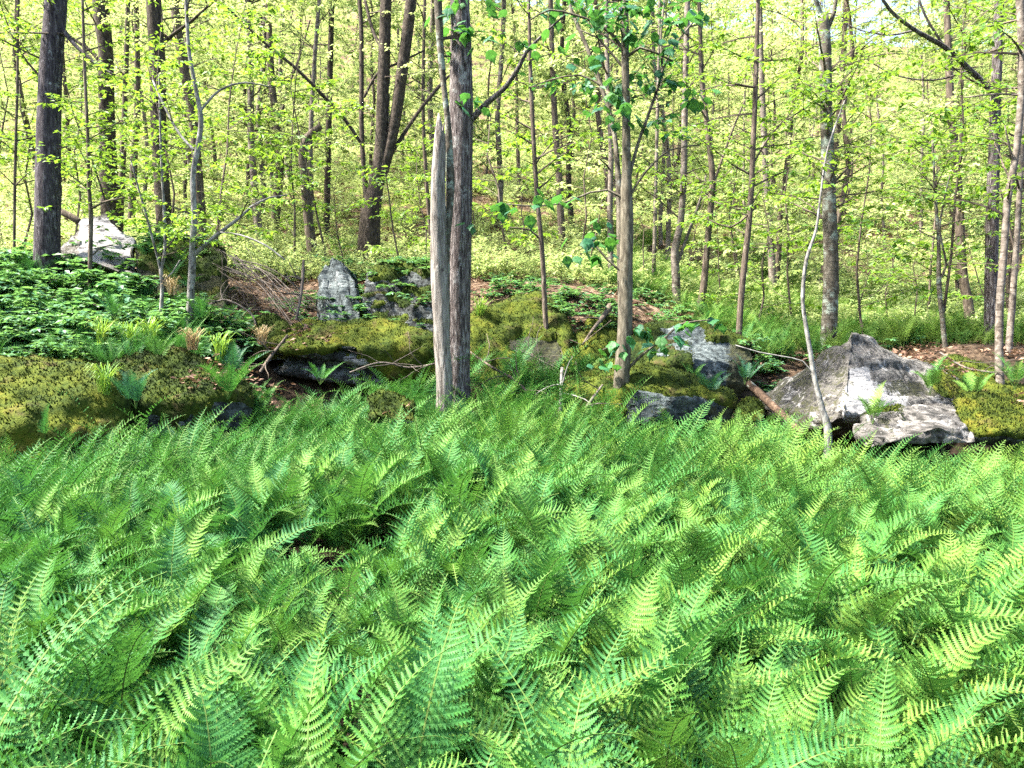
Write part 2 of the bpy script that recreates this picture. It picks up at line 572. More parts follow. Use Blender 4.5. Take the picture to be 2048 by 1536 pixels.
def boulder(label, pts, mat, edge=0.055, amp=0.05, strata=0.0, sdir=(0.15, 0.1, 1.0), sfreq=9.0, soft=2, seed=1.0,
            moss=None, pale=None, stain_shade=None, moss_h=0.05, tuft=5200, group=None, name='boulder'):
    P = [at(*p) for p in pts]
    c = sum(P, Vector()) / len(P)
    base = Vector((c.x, c.y, min(p.z for p in P)))
    bm = bmesh.new()
    for p in P:
        bm.verts.new(p - base)
    r = bmesh.ops.convex_hull(bm, input=bm.verts)
    junk = [g for g in set(r['geom_interior'] + r['geom_unused'] + r['geom_holes']) if isinstance(g, bmesh.types.BMVert)]
    if junk:
        bmesh.ops.delete(bm, geom=junk, context='VERTS')
    for it in range(9):
        lim = max(edge, 1.2 * 0.5 ** it)
        for _ in range(2):
            long = [e for e in bm.edges if e.calc_length() > lim * 1.4]
            if not long:
                break
            bmesh.ops.subdivide_edges(bm, edges=long, cuts=1)
            bmesh.ops.triangulate(bm, faces=[f for f in bm.faces if len(f.verts) > 3])
    for _ in range(soft):
        bmesh.ops.smooth_vert(bm, verts=bm.verts, factor=0.5, use_axis_x=True, use_axis_y=True, use_axis_z=True)
    bm.normal_update()
    sd_ = Vector(sdir).normalized()
    off = Vector((seed * 3.7, seed * 1.3, seed * 7.1))
    newco = []
    for v in bm.verts:
        p = v.co + off
        d = amp * noise.noise(p * 1.3) + amp * 0.5 * noise.noise(p * 3.1) + amp * 0.28 * noise.noise(p * 7.5) + amp * 0.16 * noise.noise(p * 17)
        mv = moss(seen(v.co + base) or (0, 0), v.normal, noise.noise(p * 2.1) * 0.6) if moss else -1
        if strata:
            t = p.dot(sd_) * sfreq + 0.5 * noise.noise(p * 1.5)
            i0 = math.floor(t)
            h0 = noise.cell(Vector((i0, seed, 0.5))); h1 = noise.cell(Vector((i0 + 1, seed, 0.5)))
            ss = strata * (1 - smoothstep(-0.25, 0.1, mv))
            d += ss * ((h0 + (h1 - h0) * smoothstep(0.7, 1.0, t - i0)) - 0.5)
            if t - i0 > 0.88:
                d -= ss * 0.4
        newco.append(v.co + v.normal * d)
    for v, p in zip(bm.verts, newco):
        v.co = p
    bm.normal_update()
    bm.verts.index_update()
    mo, pa, stn = [], [], []
    for v in bm.verts:
        W_ = v.co + base
        px = seen(W_) or (0, 0)
        q = v.co + off
        nn = noise.noise(q * 2.1) * 0.6 + noise.noise(q * 6.0) * 0.35 + noise.noise(q * 15) * 0.15
        mo.append(moss(px, v.normal, nn) if moss else -1)
        pa.append(pale(px, v.normal, nn) if pale else 0)
        stn.append(stain_shade(px, v.normal, nn) if stain_shade else 0)
    me = bpy.data.meshes.new(name)
    bm.to_mesh(me)
    me.materials.append(mat)
    for nm, arr in (('pale', pa), ('stain_shade', stn)):
        at_ = me.attributes.new(nm, 'FLOAT', 'POINT')
        at_.data.foreach_set('value', arr)
    me.polygons.foreach_set('use_smooth', [True] * len(me.polygons))
    o = bpy.data.objects.new(name, me)
    o.location = base
    C.objects.link(o)
    tag(o, label, 'boulder', group)
    ROCKS.append((BVHTree.FromBMesh(bm), base, max(v.co.length for v in bm.verts)))
    if moss:
        mb = MB()
        keep = {}
        for f in bm.faces:
            if max(mo[v.index] for v in f.verts) > -0.1:
                ids = []
                for v in f.verts:
                    if v.index not in keep:
                        m = mo[v.index]
                        q = v.co + off
                        t = moss_h * smoothstep(-0.1, 0.45, m) * (0.75 + 0.7 * noise.noise(q * 5) + 0.35 * noise.noise(q * 13)) - 0.012
                        keep[v.index] = len(mb.v)
                        mb.v.append(v.co + v.normal * t + Vector((0, 0, 0.25 * t)))
                    ids.append(keep[v.index])
                mb.f.append(tuple(ids)); mb.m.append(0)
        if mb.f:
            faces = list(mb.f)
            A = np.array([[tuple(mb.v[i]) for i in f] for f in faces])
            ar = 0.5 * np.linalg.norm(np.cross(A[:, 1] - A[:, 0], A[:, 2] - A[:, 0]), axis=1)
            cnt = int(min(tuft, ar.sum() * 2600))
            pick = nrg.choice(len(faces), cnt, p=ar / ar.sum())
            b1 = MB()
            for i in pick:
                a, b, c_ = (Vector(q) for q in A[i])
                u, v_ = rng.random(), rng.random()
                if u + v_ > 1: u, v_ = 1 - u, 1 - v_
                p = a + (b - a) * u + (c_ - a) * v_
                nrm = (b - a).cross(c_ - a)
                if nrm.length < 1e-9: continue
                nrm.normalize()
                d = (nrm * 0.7 + Vector((rng.uniform(-.55, .55), rng.uniform(-.55, .55), 0.45))).normalized()
                s = d.orthogonal().normalized()
                s = Matrix.Rotation(rng.uniform(0, 6.28), 3, d) @ s
                h = rng.uniform(0.012, 0.034); wd = rng.uniform(0.005, 0.010)
                b1.add([p - s * wd - nrm * 0.004, p + s * wd - nrm * 0.004, p + d * h], [(0, 1, 2)])
            b = len(mb.v)
            mb.v.extend(b1.v); mb.f.extend(tuple(b + i for i in f) for f in b1.f); mb.m.extend(b1.m)
            mo_o = mb.build('moss', M['moss'], o, smooth=True)
            tag(mo_o, kind='stuff')
    bm.free()
    return o


up = lambda lo, k=1.0: (lambda px, n, nn: (n.z - lo) * k + nn * 0.55)


def band(px, x0, x1, y0, y1, soft=18.0):
    """1 inside the box of photo pixels, falling to 0 outside: where on its own face a stone has that colour."""
    dx = max(x0 - px[0], px[0] - x1, 0); dy = max(y0 - px[1], px[1] - y1, 0)
    return max(0.0, 1 - math.hypot(dx, dy) / soft)


# right: big pyramid-shaped stone with a broken white face
boulder('large pyramid-shaped boulder with a broken white face and dark mossy flank',
        [(1703, 660, 7.9), (1742, 668, 8.3), (1508, 812, 8.2), (1540, 768, 8.9), (1650, 858, 7.05), (1686, 832, 6.8), (1792, 838, 7.0), (1884, 832, 7.6),
         (1888, 748, 8.3), (1960, 768, 8.9), (2010, 800, 8.6), (1690, 690, 9.8), (1880, 735, 9.8), (1520, 870, 8.2), (1640, 880, 7.4), (1900, 880, 7.8), (1980, 880, 8.8), (1600, 860, 9.6)],
        M['rock_pale'], edge=0.038, amp=0.035, strata=0.05, sdir=(0.12, -0.05, 1), sfreq=8, soft=1, seed=2.0, moss_h=0.035,
        moss=lambda px, n, nn: ((px[0] - 1830) / 150 - max(0, 745 - px[1]) * 0.004 + nn * 0.8 - 0.15 - max(0, (px[1] - 790)) / 30.0) if px[0] > 1770 else -1.0,
        pale=lambda px, n, nn: band(px, 1700, 1800, 785, 835, 26) * 1.1 + band(px, 1705, 1732, 742, 762, 10) + 0.25 * band(px, 1715, 1840, 690, 770, 30),
        stain_shade=lambda px, n, nn: 0.36 * smoothstep(1735, 1680, px[0]) + 0.12 * band(px, 1505, 1620, 760, 860, 40) + 0.75 * band(px, 1760, 1880, 768, 785, 14) * smoothstep(0.4, -0.4, nn))
boulder('low grey lichen-speckled slab below the pyramid-shaped boulder',
        [(1700, 846, 6.75), (1735, 822, 6.9), (1830, 802, 7.0), (1930, 810, 7.0), (1965, 845, 6.6), (1880, 850, 6.3), (1700, 880, 6.5), (1760, 890, 6.3), (1960, 895, 6.4),
         (1840, 806, 7.5), (1940, 812, 7.5), (1720, 840, 7.3)],
        M['rock_pale'], edge=0.035, amp=0.05, strata=0.05, seed=4.0, moss_h=0.03, moss=lambda px, n, nn: band(px, 1700, 1800, 800, 830, 15) - 0.7 + nn * 0.7,
        stain_shade=lambda px, n, nn: 0.35 * band(px, 1700, 1780, 840, 880, 20), sfreq=7)
boulder('smooth golden moss-capped boulder beside the grey slab',
        [(1908, 800, 7.0), (1960, 790, 7.2), (2060, 822, 6.9), (2090, 860, 6.6), (1925, 850, 6.6), (1990, 870, 6.4), (2090, 900, 6.6), (1930, 890, 6.6), (2050, 800, 7.8), (1930, 800, 7.8)],
        M['rock_dark'], amp=0.03, soft=4, seed=5.0, moss=up(-0.25, 1.3))
boulder('long mossy leaf-strewn rock shelf under the pale birches',
        [(1850, 735, 9.2), (1905, 712, 9.6), (1990, 738, 9.2), (2080, 790, 8.6), (2090, 830, 8.2), (1960, 790, 8.2), (1890, 775, 8.4), (1890, 830, 8.3), (2100, 870, 8.2), (2090, 760, 10.0), (1900, 730, 10.4)],
        M['rock_dark'], amp=0.08, soft=3, seed=6.0, moss=up(0.25, 1.0), stain_shade=lambda px, n, nn: 0.4)
# centre right
boulder('mossy boulder with a blue-grey face just right of the forked sapling',
        [(1112, 800, 8.0), (1135, 758, 8.2), (1230, 742, 8.2), (1290, 730, 8.1), (1340, 738, 8.1), (1405, 768, 8.0), (1468, 806, 7.9), (1466, 850, 7.8), (1290, 850, 7.45), (1265, 780, 7.55), (1370, 790, 7.5),
         (1120, 850, 7.9), (1300, 745, 8.9), (1440, 800, 8.7), (1150, 775, 8.8)],
        M['rock_blue'], edge=0.04, amp=0.05, strata=0.04, soft=2, seed=7.0, moss_h=0.06,
        moss=lambda px, n, nn: max((float(np.interp(px[0], [1258, 1290, 1345, 1405, 1470], [800, 766, 770, 800, 822])) - px[1]) / 22.0, smoothstep(1262, 1240, px[0]) * 0.8 - 0.2, (n.z - 0.75) * 3) + nn * 0.5,
        stain_shade=lambda px, n, nn: 0.35 * smoothstep(785, 830, px[1]) + 0.3 * smoothstep(1380, 1440, px[0]))
boulder('big flat-topped boulder with an overhanging mossy corner and slaty face',
        [(1240, 700, 9.7), (1290, 660, 10.0), (1390, 646, 10.2), (1440, 660, 9.9), (1498, 690, 9.6), (1516, 716, 9.4), (1485, 770, 9.3), (1400, 790, 9.0), (1385, 720, 9.0), (1300, 740, 9.2), (1250, 790, 9.4),
         (1480, 810, 9.3), (1380, 820, 9.0), (1300, 655, 11.0), (1480, 690, 10.8), (1250, 690, 10.8)],
        M['rock_blue'], edge=0.045, amp=0.06, strata=0.05, soft=1, seed=8.0, moss_h=0.06,
        moss=lambda px, n, nn: 0.55 - 1.5 * band(px, 1395, 1455, 692, 800, 14) - 1.2 * band(px, 1455, 1530, 700, 820, 12) - 0.5 * band(px, 1320, 1400, 660, 700, 20) + nn * 0.6,
        stain_shade=lambda px, n, nn: 0.8 * smoothstep(1440, 1470, px[0]) + 0.2 * smoothstep(740, 780, px[1]))  # dark right-hand side is shade painted into the stone colour
boulder('steep moss-covered bank of rock right of the thick central trunk',
        [(930, 700, 9.2), (940, 640, 9.6), (1000, 612, 9.9), (1075, 600, 10.2), (1130, 640, 9.8), (1140, 700, 9.4), (1090, 760, 9.0), (960, 770, 8.9), (940, 800, 8.9), (1120, 810, 9.0), (1080, 610, 11), (950, 620, 10.9)],
        M['rock_dark'], edge=0.05, amp=0.13, soft=3, seed=9.0, moss_h=0.07, tuft=7000, moss=lambda px, n, nn: 0.4 + nn * 0.8 - 0.5 * band(px, 1040, 1110, 690, 740, 20), stain_shade=lambda px, n, nn: 0.9)
boulder('moss-draped rock behind the forked sapling with roots across it',
        [(1130, 720, 9.4), (1160, 660, 9.8), (1210, 630, 10.2), (1270, 640, 10.1), (1280, 720, 9.5), (1200, 760, 9.1), (1130, 780, 9.1), (1270, 790, 9.3), (1200, 640, 11)],
        M['rock_dark'], edge=0.05, amp=0.09, soft=3, seed=10.0, moss_h=0.07, moss=lambda px, n, nn: 0.3 + nn * 0.8, stain_shade=lambda px, n, nn: 0.8)
# centre
boulder('mossy overhanging ledge with dark layered stone beneath, left of the central trunk',
        [(548, 690, 8.9), (590, 664, 9.1), (690, 648, 9.2), (770, 652, 9.1), (850, 682, 8.9), (880, 705, 8.8), (880, 790, 8.8), (760, 700, 8.6), (755, 790, 8.8), (640, 692, 8.55), (570, 704, 8.65), (580, 790, 9.1), (640, 790, 9.0),
         (600, 660, 10), (860, 680, 10)],
        M['rock_dark'], edge=0.04, amp=0.06, strata=0.10, sfreq=10, soft=1, seed=11.0, moss_h=0.08, tuft=7000,
        moss=lambda px, n, nn: max((float(np.interp(px[0], [540, 600, 660, 700, 745, 775, 880], [706, 712, 708, 690, 735, 760, 760])) - px[1]) / 18.0, (n.z - 0.6) * 2) + nn * 0.5,
        pale=lambda px, n, nn: 0.8 * band(px, 690, 730, 712, 726, 10))
boulder('pale grey upright boulder behind the mossy ledge',
        [(622, 600, 10.2), (632, 560, 10.4), (655, 516, 10.7), (690, 520, 10.7), (718, 560, 10.4), (722, 640, 10.0), (700, 690, 9.8), (630, 690, 9.9), (640, 560, 11.4), (710, 560, 11.4)],
        M['rock_blue'], edge=0.045, amp=0.06, strata=0.06, soft=1, seed=12.0, pale=lambda px, n, nn: 0.5 * band(px, 640, 700, 540, 650, 20) * smoothstep(-0.3, 0.5, nn),
        stain_shade=lambda px, n, nn: 0.5 * smoothstep(650, 630, px[0]), sdir=(1, 0, 0.4), moss=lambda px, n, nn: (n.z - 0.8) + nn * 0.5 - 0.25)
boulder('dark leaf-hung boulder behind the mossy ledge',
        [(716, 620, 10.2), (735, 545, 10.5), (800, 520, 10.7), (862, 545, 10.5), (884, 600, 10.2), (884, 700, 9.9), (720, 700, 9.9), (760, 540, 11.6), (880, 560, 11.6)],
        M['rock_dark'], edge=0.05, amp=0.09, strata=0.08, soft=1, seed=13.0, moss=lambda px, n, nn: (n.z - 0.35) * 1.1 + nn * 0.6,
        pale=lambda px, n, nn: 0.5 * band(px, 770, 850, 590, 640, 30) * smoothstep(0, 0.5, nn))
boulder('small round mossy rock beside the brush pile',
        [(500, 690, 9.0), (515, 640, 9.2), (545, 632, 9.2), (575, 650, 9.1), (580, 720, 8.9), (505, 730, 8.9), (560, 650, 9.8)],
        M['rock_dark'], edge=0.04, amp=0.05, soft=3, seed=14.0, moss=up(-0.2, 1.2), moss_h=0.05)
# left
boulder('pale tilted slab with a dark undercut beside the thick trunk',
        [(118, 500, 10.8), (150, 455, 11.1), (178, 424, 11.3), (212, 424, 11.3), (270, 480, 10.9), (276, 552, 10.3), (240, 545, 10.3), (180, 520, 10.4), (125, 528, 10.7), (140, 470, 12.2), (280, 500, 12.0), (250, 580, 11.2), (140, 560, 11.6)],
        M['rock_pale'], edge=0.04, amp=0.03, strata=0.06, sdir=(0.42, 0.1, 1), sfreq=7, soft=1, seed=15.0,
        pale=lambda px, n, nn: 0.72 * band(px, 165, 272, 440, 520, 22) + 0.3 * band(px, 240, 275, 520, 555, 15),
        stain_shade=lambda px, n, nn: 0.55 * band(px, 170, 230, 418, 434, 12) + 0.9 * smoothstep(-0.1, -0.5, n.z) + 0.35 * smoothstep(165, 140, px[0]))
boulder('dark square mossy boulder beside the pale tilted slab',
        [(272, 500, 10.4), (300, 480, 10.8), (430, 490, 10.6), (446, 520, 10.4), (454, 600, 10.1), (440, 650, 9.9), (300, 620, 10.0), (280, 570, 10.1), (300, 480, 12), (450, 510, 12)],
        M['rock_dark'], edge=0.05, amp=0.07, soft=1, seed=16.0, moss=lambda px, n, nn: (n.z - 0.35) * 1.1 + nn * 0.6, stain_shade=lambda px, n, nn: 0.85 + 0.4 * nn)
boulder('wide golden-green moss boulder at the left edge of the fern bed',
        [(-120, 760, 6.6), (-60, 725, 7.0), (60, 730, 7.0), (180, 738, 7.0), (240, 775, 6.7), (235, 850, 6.4), (150, 870, 6.1), (40, 850, 6.0), (-80, 870, 6.0), (250, 930, 6.4), (-100, 930, 6.0), (60, 930, 5.95), (100, 730, 7.8), (240, 760, 7.6)],
        M['rock_dark'], edge=0.045, amp=0.09, soft=4, seed=17.0, tuft=9000, moss=lambda px, n, nn: 0.45 + nn * 0.6, moss_h=0.07)
boulder('long dark mossy boulder sloping into the ferns below the leafy bank',
        [(215, 745, 7.3), (260, 712, 7.6), (340, 700, 7.7), (430, 735, 7.5), (498, 770, 7.3), (500, 800, 7.2), (400, 810, 6.9), (300, 800, 6.8), (230, 830, 6.7), (240, 890, 6.7), (480, 870, 7.1), (330, 710, 8.4), (470, 760, 8.2)],
        M['rock_dark'], edge=0.042, amp=0.08, strata=0.03, soft=3, seed=18.0, tuft=8000, moss=lambda px, n, nn: 0.1 + (n.z + 0.2) * 0.5 + nn * 0.75, moss_h=0.06)
# small stones
boulder('small moss pad with brown needles among the ferns before the central trunk',
        [(735, 800, 6.9), (770, 785, 7.0), (830, 805, 6.9), (835, 850, 6.7), (740, 850, 6.7), (790, 800, 7.3)],
        M['rock_dark'], edge=0.035, amp=0.04, soft=3, seed=19.0, moss=up(-0.2, 1.2))
boulder('small moss-covered stone beside the leaning broken log',
        [(1474, 812, 7.9), (1500, 800, 8.0), (1526, 812, 7.9), (1526, 850, 7.7), (1476, 850, 7.7), (1500, 806, 8.3)],
        M['rock_dark'], edge=0.03, amp=0.03, soft=3, seed=20.0, moss=up(-0.4, 1.3))


# ------------------------------------------------------------------ leaves and twigs
def leaf(mb, p, d, n, size, wd=0.5, mat=0, droop=0.0):
    """Folded leaf at p pointing along d with face normal n: two triangles each side of the midrib."""
    d = d.normalized()
    s = d.cross(n)
    s = s.normalized() if s.length > 1e-6 else d.orthogonal().normalized()
    nn = s.cross(d)
    w_ = size * wd * 0.5
    a = p + d * size * 0.42 + s * w_ + nn * size * 0.06
    b = p + d * size * 0.42 - s * w_ + nn * size * 0.06
    t = p + d * size - nn * size * (0.1 + droop)
    mb.add([p, a, t, b], [(0, 1, 2), (0, 2, 3)], mat)


def spray(br, lf, p0, d0, L, r0, leafs, size, r, depth=1, curl=0.25, wd=0.5, sides=4):
    """One leafy limb: a curved bough, side twigs and leaves held in loose flat sprays."""
    d = d0.normalized()
    pts = [(p0.copy(), r0)]
    n = max(3, int(L / 0.22))
    p = p0.copy()
    wob = Vector((r.uniform(-1, 1), r.uniform(-1, 1), r.uniform(-0.6, 0.9)))
    for i in range(n):
        t = (i + 1) / n
        d = (d + wob * 0.10 + Vector((r.uniform(-1, 1), r.uniform(-1, 1), r.uniform(-1, 1))) * curl * 0.5 + Vector((0, 0, -0.05 * t))).normalized()
        p = p + d * (L / n)
        pts.append((p.copy(), max(r0 * (1 - t) ** 0.8, 0.0016)))
        if depth > 0 and t > 0.15 and r.random() < 0.95:
            side = d.cross(Vector((0, 0, 1)))
            side = side.normalized() if side.length > 0.1 else Vector((1, 0, 0))
            sg = 1 if i % 2 else -1
            dd = d * 0.7 + side * sg * r.uniform(0.6, 1.1) + Vector((0, 0, r.uniform(-0.25, 0.35)))
            spray(br, lf, p, dd, L * r.uniform(0.28, 0.5) * (1.15 - 0.6 * t), max(r0 * 0.45 * (1 - 0.6 * t), 0.002), leafs * 0.5, size, r, depth - 1, curl, wd, 3)
    if len(pts) > 1:
        tube(br, pts, sides, cap=False)
    nl = int(leafs * r.uniform(0.7, 1.3))
    for _ in range(nl):
        k = r.uniform(0.25, 1.0)
        i = min(int(k * (len(pts) - 1)), len(pts) - 2)
        q = pts[i][0].lerp(pts[i + 1][0], r.random())
        a = r.uniform(0, 6.283)
        dd = Vector((math.cos(a), math.sin(a), r.uniform(-0.75, 0.15))) + d * 0.4
        nrm = Vector((r.uniform(-0.6, 0.6), r.uniform(-0.6, 0.6), 1.0))
        leaf(lf, q + dd * 0.015, dd, nrm, size * r.uniform(0.6, 1.25), wd)


# ------------------------------------------------------------------ trees traced one by one
TREES = []


def poly(trace, d, lean=0.0):
    """Pixel trace [(px, py, width px)] at depth d -> [(Vector, radius)]; lean moves the top away from the camera."""
    out = []
    y0 = trace[0][1]
    for (px, py, wd) in trace:
        dd = d + lean * (y0 - py) / 700.0
        out.append((at(px, py, dd), max(0.44 * wd * dd / F, 0.0025)))
    return out


def tree(name, label, cat, trace, d, bark, boughs=(), sprays=None, leafm='leaf_mid', ridge=0.05, sides=12, lean=0.0, flare=0.25,
         extend=0.25, seed=None, group=None, step=0.12, lsize=0.075, bough_bark=None):
    r = random.Random(seed if seed is not None else len(TREES) + 100)
    P = poly(trace, d, lean)
    foot = P[0][0].copy()
    g = gz(foot.x, foot.y)
    low = min(foot.z, g) - extend
    P = [(Vector((foot.x, foot.y, low)), P[0][1] * 1.08)] + P if foot.z - low > 0.05 else P
    org = Vector((foot.x, foot.y, max(low + extend, low)))
    root = empty(name, org)
    tag(root, label, cat, group)
    mb = MB()
    tube(mb, catmull(P, step), sides, ridge=ridge, seed=len(TREES) * 3.1, flare=flare)
    mb.build('trunk', M[bark], root, smooth=True, origin=org)
    ends = []
    for bt in boughs:
        q = poly(bt, d, lean)
        # boughs leave the trunk's plane a little so that they have depth of their own
        out_ = r.uniform(-1, 1)
        ln = 0.0
        q2 = []
        for i, (a, rad) in enumerate(q):
            if i:
                ln += (q[i][0] - q[i - 1][0]).length
            sft = out_ * 0.35 * ln
            a2 = Vector((a.x * (1 + sft / a.y), a.y + sft, EYE + (a.z - EYE) * (1 + sft / a.y)))
            q2.append((a2, rad))
        b = MB()
        tube(b, catmull(q2, 0.1), 7, ridge=ridge * 0.5, seed=r.random() * 9)
        b.build('branch', M[bough_bark or bark], root, smooth=True, origin=org)
        ends.append(q2)
    if sprays:
        n, y0, y1, length, nl = sprays
        br, lf = MB(), MB()
        cand = []
        for chain in [P] + ends:
            cc = catmull(chain, 0.15)
            for (a, rad) in cc:
                s_ = seen(a)
                if s_ and y0 <= s_[1] <= y1:
                    cand.append((a, rad))
        for i in range(n):
            if not cand: break
            a, rad = r.choice(cand)
            az = r.uniform(0, 6.283)
            dirv = Vector((math.cos(az), math.sin(az) * 0.8, r.uniform(0.0, 0.75)))
            L = length * r.uniform(0.5, 1.25)
            spray(br, lf, a, dirv, L, min(rad * 0.5, 0.012 + 0.004 * L), nl, lsize, r)
        if br.f: tag(br.build('twigs', M['bark_twig'], root, origin=org), kind='stuff')
        if lf.f: tag(lf.build('crown', M[leafm], root, origin=org), kind='stuff')
    TREES.append((foot.x, foot.y))
    return root, P, ends


tree('maple_tree', 'thick dark-barked trunk on the left bank beside the pale tilted slab', 'tree',
     [(93, 575, 56), (95, 450, 52), (97, 300, 50), (101, 150, 47), (112, 0, 44), (118, -150, 40), (124, -420, 34)], 10.4, 'bark_left',
     [[(118, 50, 12), (150, 90, 9), (195, 130, 7), (230, 150, 4)], [(112, 20, 10), (80, -10, 8), (40, -40, 6)]], (14, -60, 330, 1.3, 26), ridge=0.045, sides=26, step=0.07)
tree('ash_tree', 'dark trunk with a crooked top standing behind the pale tilted slab', 'tree',
     [(224, 450, 46), (217, 340, 36), (213, 200, 32), (211, 100, 30), (203, 30, 34), (190, -110, 26)], 14, 'bark_brown',
     [[(212, 150, 12), (190, 110, 9), (150, 80, 7), (120, 60, 4)]], (9, -40, 330, 1.6, 26), 'leaf_far', sides=16)
tree('ash_tree', 'dark straight trunk rising behind the dark square boulder', 'tree',
     [(332, 490, 36), (324, 380, 33), (317, 250, 33), (315, 130, 34), (307, 0, 32), (300, -200, 26)], 13.5, 'bark_brown',
     [[(322, 90, 10), (345, 70, 8), (385, 40, 6), (430, 0, 4)]], (9, -40, 330, 1.5, 26), 'leaf_far', sides=16)
tree('ash_tree', 'lean grey trunk curving leftwards behind the white sapling', 'tree',
     [(406, 500, 25), (398, 380, 22), (385, 230, 21), (365, 120, 20), (348, 0, 18), (335, -200, 14)], 15, 'bark_grey', [], (9, -40, 330, 1.5, 26), 'leaf_far')
tree('slim_tree', 'slim dark stem close right of the crooked-topped trunk', 'tree', [(240, 445, 16), (245, 330, 14), (250, 200, 12), (256, 0, 10), (258, -100, 8)], 15, 'bark_grey', [], (7, 0, 330, 1.3, 24), 'leaf_far', sides=8)
tree('slim_tree', 'slim stem in the gap between the two dark trunks at left', 'tree', [(262, 460, 17), (268, 320, 16), (275, 200, 14), (272, 0, 11)], 16.5, 'bark_grey', [], (7, 0, 330, 1.3, 24), 'leaf_far', sides=8)
tree('white_sapling', 'white-barked sapling forking low before the dark square boulder', 'tree',
     [(378, 710, 17), (380, 620, 17), (384, 540, 16), (385, 510, 16), (388, 430, 13), (386, 350, 11), (395, 300, 12), (402, 240, 11), (392, 180, 9), (378, 100, 8), (372, 0, 7), (368, -120, 5)], 8.8, 'bark_white',
     [[(386, 512, 12), (410, 490, 10), (440, 465, 9), (480, 435, 7), (502, 414, 6), (540, 395, 4), (575, 390, 3)], [(440, 465, 5), (480, 470, 4), (530, 490, 4), (570, 520, 3)],
      [(388, 300, 7), (360, 270, 6), (330, 215, 5), (305, 160, 4)], [(402, 220, 6), (440, 180, 5), (490, 165, 4), (545, 175, 3)]], (22, 0, 480, 0.9, 15), sides=12, step=0.06, ridge=0.07, bough_bark='bark_white')
tree('thin_sapling', 'thin pale sapling splitting in two before the dark square boulder', 'tree',
     [(322, 640, 9), (325, 570, 9), (322, 540, 9), (330, 500, 7), (328, 420, 6), (322, 300, 5), (318, 150, 4)], 9.0, 'bark_white',
     [[(322, 540, 7), (306, 480, 5), (290, 420, 5), (278, 380, 4), (262, 320, 3)], [(329, 560, 4), (345, 545, 3), (360, 520, 3)]], (24, 80, 520, 0.7, 18), sides=7, step=0.06)
tree('thin_sapling', 'thin dark sapling standing before the pale tilted slab', 'tree',
     [(180, 560, 9), (182, 430, 10), (178, 380, 8), (176, 280, 7), (170, 150, 7), (165, 0, 6), (160, -100, 5)], 9.9, 'bark_grey', [[(182, 418, 6), (205, 405, 5), (250, 395, 4)], [(186, 510, 4), (200, 495, 3), (225, 490, 3)]], (22, 0, 440, 0.8, 18), sides=7)
tree('thin_sapling', 'thin straight sapling left of the thickest left trunk', 'tree', [(28, 560, 7), (30, 350, 7), (35, 150, 6), (36, -40, 5)], 11.5, 'bark_grey', [], (14, 0, 480, 0.9, 18), sides=6)
tree('hill_tree', 'grey hillside trunk bending left above the brush pile', 'tree',
     [(545, 545, 21), (552, 430, 20), (560, 330, 19), (555, 250, 17), (545, 180, 16), (540, 90, 13), (535, -20, 12)], 18, 'bark_grey', [[(556, 260, 8), (575, 180, 6), (600, 110, 5), (620, 40, 4)]], (8, -20, 330, 1.8, 26), 'leaf_far')
tree('broken_tree', 'grey leaning trunk with a snapped-off top above the pale boulder', 'tree',
     [(630, 540, 27), (618, 450, 22), (610, 370, 20), (606, 310, 20), (615, 275, 18), (642, 252, 13)], 14.5, 'bark_grey', [], (3, 260, 420, 0.7, 14), 'leaf_far', ridge=0.08)
tree('multi_stemmed_tree', 'dark many-stemmed tree on the slope left of the central trunk', 'tree',
     [(737, 515, 54), (741, 430, 46), (752, 370, 34), (762, 290, 28), (766, 180, 27), (770, 60, 26), (775, -80, 22)], 14.2, 'bark_brown',
     [[(746, 395, 30), (772, 320, 26), (790, 240, 26), (803, 150, 26), (815, 60, 26), (822, 0, 25), (830, -100, 20)], [(735, 410, 16), (727, 330, 11), (723, 250, 11), (723, 150, 11), (722, 50, 10), (715, -60, 8)],
      [(772, 325, 10), (800, 280, 9), (840, 220, 9), (885, 165, 8), (900, 150, 5)], [(724, 290, 7), (690, 240, 8), (640, 185, 8), (590, 135, 7), (540, 95, 6), (480, 40, 5), (450, 10, 4)],
      [(728, 195, 6), (757, 145, 6), (800, 125, 5), (850, 100, 4)], [(766, 100, 9), (745, 60, 8), (730, 0, 7)]], (12, -20, 300, 1.4, 24), 'leaf_far', sides=18, ridge=0.07)
main = tree('oak_tree', 'thick furrowed central trunk standing in the ferns beside the dead snag', 'tree',
     [(915, 800, 64), (914, 740, 60), (916, 600, 57), (919, 450, 55), (921, 300, 54), (922, 180, 52), (922, 80, 46), (920, 0, 42), (918, -220, 38)], 8.2, 'bark_dark',
     [[(940, 242, 16), (975, 205, 13), (1010, 175, 11), (1040, 130, 10), (1052, 105, 8), (1085, 70, 5), (1130, 30, 4)]], None, ridge=0.05, sides=30, step=0.06, flare=0.12)
tree('dead_snag', 'bleached dead snag with a splintered top leaning on the central trunk', 'dead tree',
     [(888, 790, 38), (885, 700, 38), (881, 600, 38), (877, 480, 37), (876, 380, 33), (878, 310, 29), (879, 270, 24), (878, 248, 14), (877, 226, 3)], 7.9, 'dead_wood', [[(883, 290, 8), (886, 262, 5), (888, 246, 2)]], None, ridge=0.17, sides=18, step=0.06, flare=0.0)
tree('lichen_stem', 'thin crooked stem with pale green lichen squeezed against the central trunk', 'tree',
     [(893, 560, 15), (894, 480, 16), (899, 410, 17), (901, 360, 20), (899, 325, 19), (896, 250, 14), (888, 175, 12), (882, 110, 16), (876, 0, 18), (872, -150, 14)], 8.0, 'bark_lichen', [], (4, -20, 200, 0.6, 10), 'leaf_near', ridge=0.12, sides=12, step=0.06)
